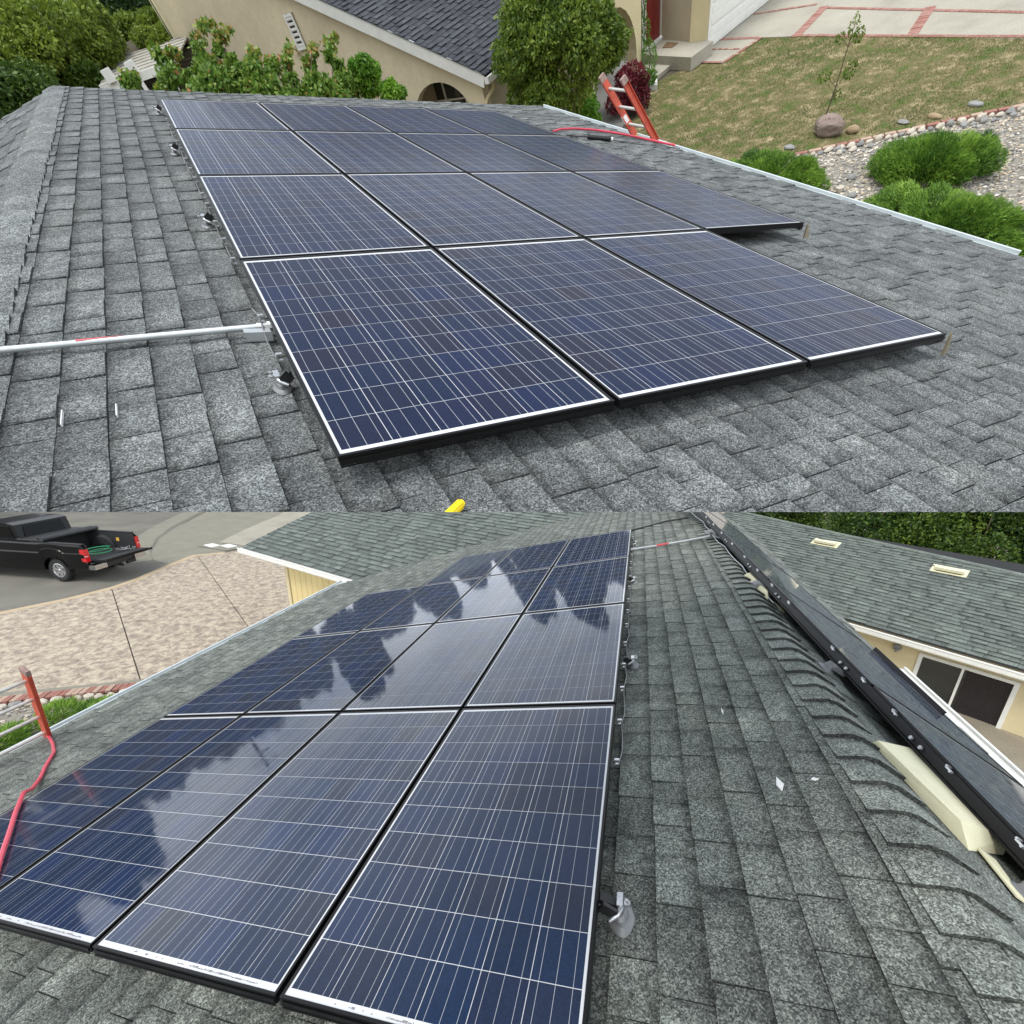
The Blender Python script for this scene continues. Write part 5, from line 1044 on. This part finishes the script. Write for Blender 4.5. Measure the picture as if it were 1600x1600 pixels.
# --- ground of the lower site
quad_sheet(B, 'ground', (0, 20, 0), [(-90, -30), (110, -30), (110, 150), (-90, 150)], -.03, m_dry)
quad_sheet(B, 'road', (25, 10, 0), [(16.5, 3.0), (16.4, 8.34), (16.5, 11.1), (17.9, 12.3), (20.2, 13.3), (22.0, 14.9), (23.6, 16.8), (25.2, 19.2), (27.5, 23.4), (60, 60), (95, 40), (95, -25), (30, -25), (20.5, 2)], -.006, m_road)
def strip(site, name, pts, w, z, h, mat, **kw):
    m = MB(); pts = [np.array([*p, z]) for p in pts]
    L_, R_ = [], []
    for i, p in enumerate(pts):
        d = unit(pts[min(i + 1, len(pts) - 1)] - pts[max(0, i - 1)]); s_ = np.array([-d[1], d[0], 0]); L_.append(p); R_.append(p + s_ * w)
    for i in range(len(pts) - 1): m.hexa([L_[i], L_[i + 1], R_[i + 1], R_[i], L_[i] + Z * h, L_[i + 1] + Z * h, R_[i + 1] + Z * h, R_[i] + Z * h])
    return m.top(site, name, pts[0], mat, **kw)
strip(B, 'gutter_pan', [(18.9, 12.15), (19.5, 12.55), (20.4, 13.1), (22.1, 14.6), (23.7, 16.5), (25.3, 18.9), (27.6, 23)], -.9, -.004, .006, m_curb, kind='structure')
quad_sheet(B, 'pavement', (19, 15, 0), [(17.6, 12.0), (18.9, 12.2), (19.9, 12.8), (22.0, 14.7), (23.6, 16.8), (25.0, 19.2), (27, 23.5), (23, 25), (20.8, 20.8), (19.6, 17.2), (18.6, 15.0), (17.2, 14.7), (17.6, 13.2)], .0, m_curb, thick=.02)
quad_sheet(B, 'sidewalk', (21, 18, 0), [(18.9, 15.2), (19.8, 17.2), (21.0, 20.8), (23, 25), (18, 27), (15.5, 20), (14.5, 15.2)], .004, m_conc, thick=.02)
for i, (c, w) in enumerate([((18.75, 14.55), .55), ((18.0, 14.75), .5)]):
    m = MB(); m.box((c[0] - .38, c[1] - .22, .02), (.62, .14, 0), (-.12, .36, 0), (0, 0, .03)); m.top(B, 'utility_box_cover', (*c, .02), m_white, label=['pale utility lid set in the strip by the pavement, left', 'pale utility lid set in the strip by the pavement, right'][i], cat='utility cover')
quad_sheet(B, 'planting_strip', (18, 14.5, 0), [(17.4, 14.2), (19.1, 14.3), (19.2, 15.0), (17.0, 15.1)], .024, m_curb)
th = Thing(B, 'patio', (14, 8, 0), 'tan stamped concrete apron between the street and the house', 'patio')
J1a, J1b = np.array([16.95, 9.43]), np.array([10.35, 5.80]); J2a, J2b = np.array([17.95, 13.3]), np.array([9.4, 8.1])
gp = .015
def slab(pl): 
    m = MB(); m.prism([(*p, -.03) for p in pl], (0, 0, .055)); m.part(th, 'slab', m_stamp)
slab([(17.75, 6.8), (17.15, 8.3), (16.95, 9.43 - gp), (10.35, 5.80 - gp), (12.5, 4.5), (13.6, 3.4), (16, .5), (20, -.5), (18.5, 4.9)])
slab([(16.95, 9.43 + gp), (17.1, 10.4), (17.5, 11.6), (17.95, 13.3 - gp), (9.4, 8.1 - gp), (7.6, 7.2), (9.2, 6.5), (10.35, 5.80 + gp)])
slab([(17.95, 13.3 + gp), (17.0, 14.0), (16.3, 14.9), (14.6, 15.5), (8.2, 12), (7.0, 9), (7.0, 7.6), (9.4, 8.1 + gp)])
strip(B, 'apron_edge', [(18.6, 4.8), (17.85, 6.8), (17.27, 8.3), (17.07, 9.45), (17.22, 10.4), (17.62, 11.6), (18.05, 13.2), (17.2, 14.0)], .24, .0, .03, ground_mat('tan_edge', [(0.44, .34, .22), (.52, .41, .28)], 2, 40, .3, k=K), kind='structure')
quad_sheet(B, 'edge_course', (11, 5, 0), [(12.6, 4.42), (10.3, 5.83), (9.3, 6.4), (9.15, 6.15), (10.2, 5.62), (12.45, 4.2), (13.5, 3.2), (13.7, 3.4)], .027, m_curb)
th = Thing(B, 'brick_edging', (11, 5, 0), 'worn red brick edging along the stamped apron at the left', 'brick edging')
ebB = [(13.6, 3.05), (12.36, 4.18), (10.3, 5.50), (9.1, 6.05)]
for i, (a, b) in enumerate(zip(ebB, ebB[1:])): brick_run(th, a, b, .24, step=.115, z=0, h=.06, seed=90 + i, jit=.006, mats=(m_brick, m_brick2))
stone_bed = [(13.4, 2.9), (12.2, 4.05), (10.2, 5.35), (9.0, 5.9), (6.4, 6.6), (5.7, 2), (8, -1), (12.5, .5)]
quad_sheet(B, 'gravel_bed', (9.5, 4, 0), stone_bed, -.004, m_grav)
pebbles(B, stone_bed, 9000, .018, .045, 'gravel', 'pale gravel strip at the left beside the roof', (9.5, 4, 0))
th = Thing(B, 'cobble_row', (10.5, 4.9, 0), 'row of pale rounded river cobbles beneath the red brick edging', 'stones'); g = random.Random(9)
for a, b in zip(ebB, ebB[1:]):
    a, b = np.array(a), np.array(b); L_ = np.linalg.norm(b - a); d = (b - a) / L_; s_ = np.array([-abs(d[1]), -abs(d[0])]); t = 0
    while t < L_:
        r = g.uniform(.06, .11); q = a + d * (t + r) + s_ * (.24 + g.uniform(0, .06)); stone(B, (*q, r * .45), (r * 1.2, r * .85, r * .65), m_cob if g.random() < .8 else m_cobg, th=th, seed=int(t * 1000) + int(a[0] * 10)); t += 2 * r + .03
th = Thing(B, 'juniper_shrub', (9.4, 3.4, 0), 'green juniper ground cover behind the orange ladder at the left', 'shrub')
def juniperB(c, r, n):
    g = np.random.default_rng(5); lumps = []
    for i in range(40):
        a = g.uniform(0, 6.28); q = math.sqrt(g.uniform(0, 1)) * .85; lumps.append(((c[0] + r[0] * q * math.cos(a), c[1] + r[1] * q * math.sin(a), r[2] * .7 * math.sqrt(1 - q * q)), tuple(np.array([.3, .3, .2]) * g.uniform(.7, 1.3))))
    P, d, w, idx = lump_points(lumps, n, .5); n = len(P); dd = d + RNG.normal(0, .4, (n, 3)) + np.array([.3, .6, .3]); dd /= np.linalg.norm(dd, axis=1, keepdims=True)
    s_ = np.cross(dd, RNG.normal(0, 1, (n, 3))); s_ /= np.linalg.norm(s_, axis=1, keepdims=True); L_ = RNG.uniform(.04, .11, (n, 1))
    np_mesh(B, th.base, 'foliage', np.stack([P - s_ * .009, P + s_ * .009, P + dd * L_], 1).reshape(-1, 3), 3, np.clip(.4 + .2 * w + RNG.normal(0, .18, len(lumps))[idx] + RNG.normal(0, .15, n), 0, 1), l_juni, th=th)
juniperB((8.9, 3.5), (1.7, 2.1, .55), 90000)
m = MB(); trunk(m, (8.6, 3.3, 0), (9.0, 3.6, .3), .04, .02); m.part(th, 'stem', m_bark)

# --- pickup truck with the tailgate down
tf = unit((.985, -.17, 0)); tt = np.array([.17, .985, 0]); tt = unit(tt); H0 = np.array([17.92, 9.50, 0])
th = Thing(B, 'pickup_truck', H0 + tf * 2.5 + tt, 'black pickup truck with its tailgate down parked at the left', 'truck')
def X(x, y, z): return H0 + tf * x + tt * y + Z * z     # x forward from the tail, y across, z up
TWD = 1.92
def side_panel(y, d):
    m = MB(); wc, wr = 1.28, .46; zc = .43
    prof = [(0, .62), (.25, .58), (.72, .55)]
    archp = [(wc + wr * math.cos(a), zc + .02 + wr * math.sin(a)) for a in np.linspace(math.radians(165), math.radians(12), 13)]
    body = [(0.0, .66), (.0, .95), (.02, 1.30), (.10, 1.385), (2.5, 1.40), (5.2, 1.40)]
    lowp = [(0.0, .66), (.12, .56), (wc - wr - .03, .50)] + archp + [(wc + wr + .03, .42), (5.2, .36)]
    top_at = lambda x: np.interp(x, [0, .02, .10, 2.5, 5.2], [1.28, 1.32, 1.385, 1.40, 1.40])
    for (x0, z0), (x1, z1) in zip(lowp, lowp[1:]):
        if x1 - x0 < 1e-4: continue
        for (f0, f1, b0, b1) in ((0, .45, .00, .035), (.45, .62, .035, .05), (.62, .66, .05, .02), (.66, .93, .02, .03), (.93, 1.0, .03, -.01)):
            za0, za1 = z0 + (top_at(x0) - z0) * f0, z0 + (top_at(x0) - z0) * f1; zb0, zb1 = z1 + (top_at(x1) - z1) * f0, z1 + (top_at(x1) - z1) * f1
            m.poly([X(x0, y - d * b0, za0), X(x1, y - d * b0, zb0), X(x1, y - d * b1, zb1), X(x0, y - d * b1, za1)])
        m.poly([X(x0, y - d * .0, z0), X(x1, y, z1), X(x1, y + d * .22, z1), X(x0, y + d * .22, z0)])
    for (x0, z0), (x1, z1) in zip(archp, archp[1:]): m.poly([X(x0, y - d * .03, z0), X(x1, y - d * .03, z1), X(x1, y + d * .3, z1), X(x0, y + d * .3, z0)])
    m.poly([X(0, y, .66), X(0, y, 1.28), X(0, y + d * .10, 1.28), X(0, y + d * .10, .66)])
    return m
for y, d in ((0, 1), (TWD, -1)): side_panel(y, d).part(th, 'side_panel', m_paint, smooth=25)
for y, d in ((0, 1), (TWD, -1)):
    m = MB(); m.box(X(.08, y + (0 if d > 0 else -.12), 1.375), tf * 1.95, tt * .12, Z * .035); m.part(th, 'bed_rail', m_black)
    m = MB(); m.box(X(.0, y + d * .10 + (0 if d > 0 else -.02), .80), tf * 2.0, tt * .02, Z * .57); m.part(th, 'bed_side', m_bed)
    m = MB(); m.lathe(X(1.28, y + d * .1, .80), tt * d, [(0, .14), (.40, .14), (.46, .08), (.46, .0)], 24); m = m.clip(X(0, 0, .80), Z); m.part(th, 'wheel_well', m_bed, smooth=40)
m = MB(); m.box(X(.0, .10, .76), tf * 2.0, tt * (TWD - .2), Z * .04)
for i in range(12): m.box(X(.02, .2 + i * .13, .80), tf * 1.95, tt * .05, Z * .008)
m.part(th, 'bed_floor', m_bed)
m = MB(); m.box(X(1.98, .05, .76), tf * .05, tt * (TWD - .1), Z * .62); m.part(th, 'bed_front', m_bed)
m = MB(); m.hexa([X(-.02, .10, .74), X(-.62, .06, .80), X(-.62, TWD - .06, .80), X(-.02, TWD - .10, .74), X(-.02, .10, .815), X(-.62, .06, .875), X(-.62, TWD - .06, .875), X(-.02, TWD - .10, .815)]); tg = m.part(th, 'tailgate', m_paint)
m = MB(); m.hexa([X(-.07, .18, .822), X(-.55, .15, .87), X(-.55, TWD - .15, .87), X(-.07, TWD - .18, .822), X(-.07, .18, .832), X(-.55, .15, .88), X(-.55, TWD - .15, .88), X(-.07, TWD - .18, .832)]); m.part(th, 'tailgate_liner', m_bed, parent=tg)
m = MB()
for i in range(14): m.box(X(-.035, .2 + i * .11, .805), tf * .05, tt * .06, Z * .025)
m.part(th, 'hinge_teeth', m_black, parent=tg)
for y, d in ((0, 1), (TWD, -1)):
    m = MB(); prof = [(-.03, .80), (-.035, 1.05), (-.02, 1.24), (.14, 1.24), (.17, 1.05), (.13, .82)]
    m.prism([X(x, y - d * .035, z) for x, z in prof], tt * d * .14); tl = m.part(th, 'tail_lamp', m_tail)
    m = MB(); m.prism([X(x, y - d * .038, z) for x, z in [(-.037, .98), (-.037, 1.02), (.10, 1.03), (.10, .99)]], tt * d * .10); m.part(th, 'lamp_lens', plain('pale_lens', (.75, .35, .33), .2) if d > 0 else MATS['pale_lens'], parent=tl)
m = MB(); m.box(X(-.22, .02, .52), tf * .24, tt * .42, Z * .17); m.box(X(-.22, TWD - .44, .52), tf * .24, tt * .42, Z * .17); m.part(th, 'bumper_end', m_chrome)
m = MB(); m.box(X(-.17, .40, .50), tf * .19, tt * (TWD - .8), Z * .16); m.box(X(-.2, .12, .60), tf * .18, tt * .26, Z * .035); m.part(th, 'bumper_step', m_black)
m = MB(); m.box(X(-.25, TWD / 2 - .04, .40), tf * .3, tt * .08, Z * .08); m.part(th, 'tow_hitch', m_black)
m = MB(); m.box(X(-.17, TWD / 2 + .25, .40), tf * .1, tt * .32, Z * .16); m.part(th, 'number_plate', m_black)
for (wx, y, d) in ((1.28, .06, 1), (1.28, TWD - .06, -1), (4.9, .06, 1), (4.9, TWD - .06, -1)):
    c = X(wx, y + d * .0, .41); m = MB(); ax = -tt * d
    m.lathe(c, ax, [(.24, -.22), (.36, -.22), (.405, -.17), (.41, -.06), (.40, .01), (.36, .04), (.26, .03), (.245, .0)], 40)
    for i in range(36):
        a = 2 * math.pi * i / 36; r_ = tf * math.cos(a) + Z * math.sin(a); t_ = -tf * math.sin(a) + Z * math.cos(a); m.cbox(c + r_ * .405 + ax * -.03, r_ * .009, t_ * .02, ax * .03); m.cbox(c + r_ * .405 + ax * -.13, r_ * .009, t_ * .02, ax * .04)
    wl = m.part(th, 'wheel', m_tire, smooth=35)
    m = MB(); m.lathe(c, ax, [(.245, .0), (.25, .022), (.235, .026), (.215, -.02), (.20, -.10), (.0, -.10)], 40); m.lathe(c, ax, [(0, .02), (.035, .02), (.05, .005), (.06, -.02)], 16)
    for i in range(6):
        a = 2 * math.pi * i / 6 + .3; r_ = tf * math.cos(a) + Z * math.sin(a); t_ = -tf * math.sin(a) + Z * math.cos(a)
        m.hexa([c + r_ * .04 - t_ * .035 - ax * .03, c + r_ * .225 - t_ * .055 - ax * .02, c + r_ * .225 + t_ * .055 - ax * .02, c + r_ * .04 + t_ * .035 - ax * .03, c + r_ * .04 - t_ * .028 + ax * .008, c + r_ * .225 - t_ * .048 + ax * .012, c + r_ * .225 + t_ * .048 + ax * .012, c + r_ * .04 + t_ * .028 + ax * .008])
    m.part(th, 'rim', m_rim, parent=wl, smooth=30)
# soft cover rolled forward with a silver edge strip, cab
m = MB(); m.box(X(1.60, .02, 1.43), tf * .95, tt * (TWD - .04), Z * .035); m.tube([X(1.58, .02, 1.49), X(1.58, TWD - .02, 1.49)], .075, 12); m.tube([X(1.80, .02, 1.50), X(1.80, TWD - .02, 1.50)], .05, 12); m.part(th, 'tonneau_cover', plain('tonneau_vinyl', (.028, .03, .032), .55, var=.2), smooth=40)
m = MB(); m.box(X(1.68, .015, 1.47), tf * .8, tt * .04, Z * .015); m.part(th, 'cover_rail', m_chrome)
cabp = [(2.55, 1.40), (2.66, 1.90), (2.95, 1.96), (4.1, 1.93), (4.8, 1.42)]
m = MB(); m.prism([X(x, .12, z) for x, z in cabp], tt * (TWD - .24)); m.box(X(2.1, .0, .45), tf * 3.4, tt * TWD, Z * .96); m.box(X(5.2, .02, .5), tf * .7, tt * (TWD - .04), Z * .72); m.box(X(2.14, .0, 1.40), tf * 3.3, tt * TWD, Z * .02); m.part(th, 'cab', m_paint)
m = MB(); m.prism([X(x, .105, z) for x, z in [(2.75, 1.45), (2.85, 1.84), (4.0, 1.86), (4.6, 1.45)]], tt * .012); m.prism([X(2.525 + .13 * t, y, z) for t, y, z in ((.1, .3, 1.47), (.1, TWD - .3, 1.47), (.9, TWD - .35, 1.85), (.9, .35, 1.85))], tf * .012); m.part(th, 'cab_window', plain('tinted_glass', (.004, .004, .004), .15, spec=.15))
m = MB(); g = random.Random(2); pts = []
for i in range(70): a = i * .30; pts.append(X(.62 + (.33 + .05 * math.sin(i * .23)) * math.cos(a), .95 + (.36 + .05 * math.cos(i * .19)) * math.sin(a), .83 + .0022 * i + .05 * max(0, math.sin(a * .5 + 1))))
m.tube(pts, .0095, 6); m.top(B, 'green_hose', X(.72, .85, .82), m_green, smooth=True, label='coiled green hose lying in the open truck bed', cat='hose')
m = MB(); m.box(X(.62, TWD - .13, 1.05), tf * .12, -tt * .008, Z * .13); m.part(th, 'yellow_sticker', plain('amber_sticker', (.7, .42, .08), .5))
m = MB(); g = random.Random(5)
for i in range(9): c = X(-.05 + g.uniform(-.18, .22), TWD - .45 + g.uniform(-.2, .2), .88); m.tube([c, c + tf * g.uniform(-.12, .12) + tt * g.uniform(-.1, .1) + Z * g.uniform(0, .08), c + tf * g.uniform(-.16, .16) + tt * g.uniform(-.1, .1)], g.uniform(.01, .022), 6)
m.top(B, 'cloth_bundle', X(0, 1.45, .86), m_cast, smooth=True, label='crumpled grey straps at the far end of the tailgate hinge', cat='strap')

# --- building beyond the rear slope at the right
hR = Thing(B, 'neighbouring_house', (-6.5, 13, 0), 'cream house with long grey shingle roof beyond the rear panels', 'house')
ra, rd, rn = np.array([-4.886, 11.343, 1.4]), np.array([-.835, -.55, 0]), np.array([-.55, .835, 0]); ru = rn * math.cos(R(16)) + Z * math.sin(R(16)); rN = unit(np.cross(ru, rd)); rN = rN if rN[2] > 0 else -rN
QR = 4.35
def FRr(p, q, w=0.0): return ra + rd * p + ru * (QR - q) + rN * w
m = MB(); m.poly([FRr(-5.5, 0, -.01), FRr(5.2, 0, -.01), FRr(5.2, QR, -.01), FRr(-5.5, QR, -.01)]); m.part(hR, 'roof_deck', m_deck)
# top line of the roof runs slightly askew to the eave: trim with the ridge line
rg0, rg1 = np.array([-3.724, 17.332, 2.651]), np.array([-8.488, 13.29, 2.434]); rdir = unit(rg1 - rg0); rcl = np.cross(rdir, rN); rcl = rcl if (ra - rg0) @ rcl > 0 else -rcl
shingle_field(hR, FRr, -5.5, 5.2, -1.4, QR, m_sh_w, w0=0.0, picks=300, clips=[(rg0, rcl)], tmin=.22, tmax=.5, lo=.008, hi=.02, seed=17, name='far_shingle')
m = MB(); m.poly([FRr(-5.5, -1.4, -.01), FRr(5.2, -1.4, -.01), FRr(5.2, 0, -.01), FRr(-5.5, 0, -.01)]); m = m.clip(rg0, rcl); m.part(hR, 'roof_top_deck', m_deck)
m = MB(); m.tube([rg0 - rdir * 1.5 + rN * .01, rg1 + rdir * 1.5 + rN * .01], .05, 8); m.t = [(1.1, .9, .7)] * len(m.t); m.part(hR, 'ridge_roll', m_sh_w, smooth=True)
gutter_run(hR, FRr(-5.5, QR, -.02), FRr(5.2, QR, -.02), -rn, mat=m_white)
w0_ = ra + rn * .35; w0_[2] = -.6
m = MB(); WX = lambda p, z, o=0.0: np.array([w0_[0], w0_[1], 0]) + rd * p + Z * z + rn * o
# wall with window opening
wp0, wp1, wz0, wz1 = 1.10, 2.62, -.25, 1.04
for a, b, c, d in ((-5.4, wp0, -1.2, 1.42), (wp1, 5.2, -1.2, 1.42), (wp0, wp1, -1.2, wz0), (wp0, wp1, wz1, 1.42)): m.box(WX(a, c), rd * (b - a), rn * .12, Z * (d - c))
m.part(hR, 'wall', m_stucco2)
m = MB(); f = .07
for a, b, c, d in ((wp0, wp0 + f, wz0, wz1), (wp1 - f, wp1, wz0, wz1), (wp0 + f, wp1 - f, wz0, wz0 + f), (wp0 + f, wp1 - f, wz1 - f, wz1), (wp0 + .70, wp0 + .74, wz0 + f, wz1 - f)): m.box(WX(a, c, -.03), rd * (b - a), rn * .1, Z * (d - c))
wnd = m.part(hR, 'window_frame', m_white)
m = MB(); m.box(WX(wp0 + f, wz0 + f, .05), rd * (wp1 - wp0 - 2 * f), rn * .01, Z * (wz1 - wz0 - 2 * f)); m.part(hR, 'pane', m_glass, parent=wnd)
m = MB(); n = 26
for i in range(n):
    a = wp0 + .78 + (wp1 - wp0 - .86) * i / n; m.box(WX(a, wz0 + f, .03 + .012 * (i % 2)), rd * .018, rn * .01, Z * (wz1 - wz0 - 2 * f))
m.part(hR, 'curtain', m_curtain, parent=wnd)
m = MB(); c = WX(.72, 1.02, -.06); m.lathe(c, -rn, [(0, .02), (.07, .02), (.08, 0), (.03, -.03), (.0, -.05)], 14); m.tube([c, c - Z * .05 - rn * .06, c - Z * .10 - rn * .02], .02, 6); m.part(hR, 'wall_lamp', m_cast, smooth=40)
for i, (p, lab) in enumerate([((-5.2, 15.35, 2.40), 'cream vent on the far grey roof, left one'), ((-7.42, 13.62, 2.33), 'cream vent on the far grey roof, right one')]):
    d_ = np.array(p) - ra; pp_ = d_ @ rd; qq_ = QR - d_ @ ru
    roof_vent(B, lambda a, b, w=0., pp_=pp_, qq_=qq_: FRr(pp_ + a, qq_ + b, w), 0, 0, .30, .55, .13, lab, 'cream vents on the far grey roof', m_cream)
# --- hedge trees behind it
def tree(site, name, c, r, n, size, mat, label, seed, h0, group, tone=(.4, .24), lumps=22, cat='tree', frac=.4):
    th = Thing(site, name, (c[0], c[1], h0), label, cat, group)
    m = MB(); tp = trunk(m, (c[0], c[1], h0), (c[0], c[1], c[2]), .10 + .03 * r[0], .05, .04)
    for i in range(6):
        a = i * 1.05; trunk(m, tp[3], np.array(c) + np.array(r) * (.6 * math.cos(a), .6 * math.sin(a), .2 + .15 * (i % 3)), .05, .015, seg=3)
    m.part(th, 'trunk', m_bark)
    foliage(site, th, 'x', crown_lumps(c, r, lumps, frac, seed), n, size, mat, tone, .2, .6)
for i, (c, r, lab) in enumerate([((-10.6, 24.6, .6), (3.0, 2.6, 3.6), 'dark clipped tree rising behind the far roof, left of the gap'), ((-13.2, 22.6, 1.0), (2.9, 2.4, 3.3), 'dense green tree in the middle behind the far roof'), ((-16.0, 20.6, .9), (3.0, 2.4, 3.2), 'dense green tree at the right edge behind the far roof'), ((-7.6, 30.2, .2), (2.6, 2.4, 3.2), 'dark low tree behind the top of the far roof'), ((-19.0, 19.5, .9), (3.0, 2.6, 3.4), 'last green tree beyond the right picture edge')]):
    tree(B, 'hedge_tree', c, r, 60000, .135, l_dark, lab, 100 + i, -3.2, 'trees behind the far grey roof', (.52, .34), 44, frac=.3)
# --- trees across the street: they stand behind the upper site and show mirrored in the glass
MIR = ['dark tree whose reflection covers the leftmost near panel', 'dark tree mirrored beside the red hose', 'dark low tree mirrored above the near left panels', 'dark tree mirrored just left of the mirrored utility pole', 'dark wide tree mirrored in the second row near the gutter', 'dark tree mirrored right of the wide one, second row', 'dark rounded tree mirrored like a hanging bell in the second row', 'dark low tree mirrored between the bell shape and the far row', 'dark pointed tree mirrored in the third row', 'dark low tree mirrored along the valley side', 'dark tall tree mirrored in the far ridge side panels', 'tallest dark tree, mirrored at the far right of the array', 'dark tree mirrored at the very top right panel edge']
def az(a, e, d): return (d * math.sin(R(a)), d * math.cos(R(a)), 3.2 + d * math.tan(R(e)))
for i, (a, e, w, d, n) in enumerate([(78, 15.5, 3.6, 40, 5000), (71.5, 15.5, 2.9, 42, 4200), (66.5, 9.5, 2.8, 44, 4000), (61, 9.5, 3.4, 46, 4200), (55.5, 10.5, 3.8, 47, 4200), (50, 9.0, 2.8, 48, 4000), (44.5, 13, 3.1, 50, 5000), (39, 8.0, 3.2, 50, 4000), (33, 9.5, 2.8, 52, 4000), (27.5, 7.5, 2.9, 52, 4000), (21.5, 15, 3.0, 50, 5000), (16, 18, 3.6, 48, 6000), (10.5, 15.5, 3.4, 50, 6000)]):
    p = az(a, e, d); h = p[2] + .1
    tree(B, 'street_tree', (p[0], p[1], h * .58), (w, w, h * .44), int(n * 3), .55, l_tree, MIR[i], 200 + i, 0, 'trees mirrored in the lower array', (.4, .2), 30, frac=.27)
# utility pole mirrored in the glass
m = MB(); p = az(58.5, 12.5, 44); m.tube([(p[0], p[1], 0), (p[0], p[1], p[2])], [.17, .12], 8); m.bar((p[0] - .9, p[1] + .6, p[2] - .5), (p[0] + .9, p[1] - .6, p[2] - .5), .1, .12); m.bar((p[0] - .7, p[1] + .45, p[2] - 1.4), (p[0] + .7, p[1] - .45, p[2] - 1.4), .1, .12)
m.top(B, 'utility_pole', (p[0], p[1], 0), m_bark, label='utility pole with two cross arms mirrored in the panels', cat='utility pole')
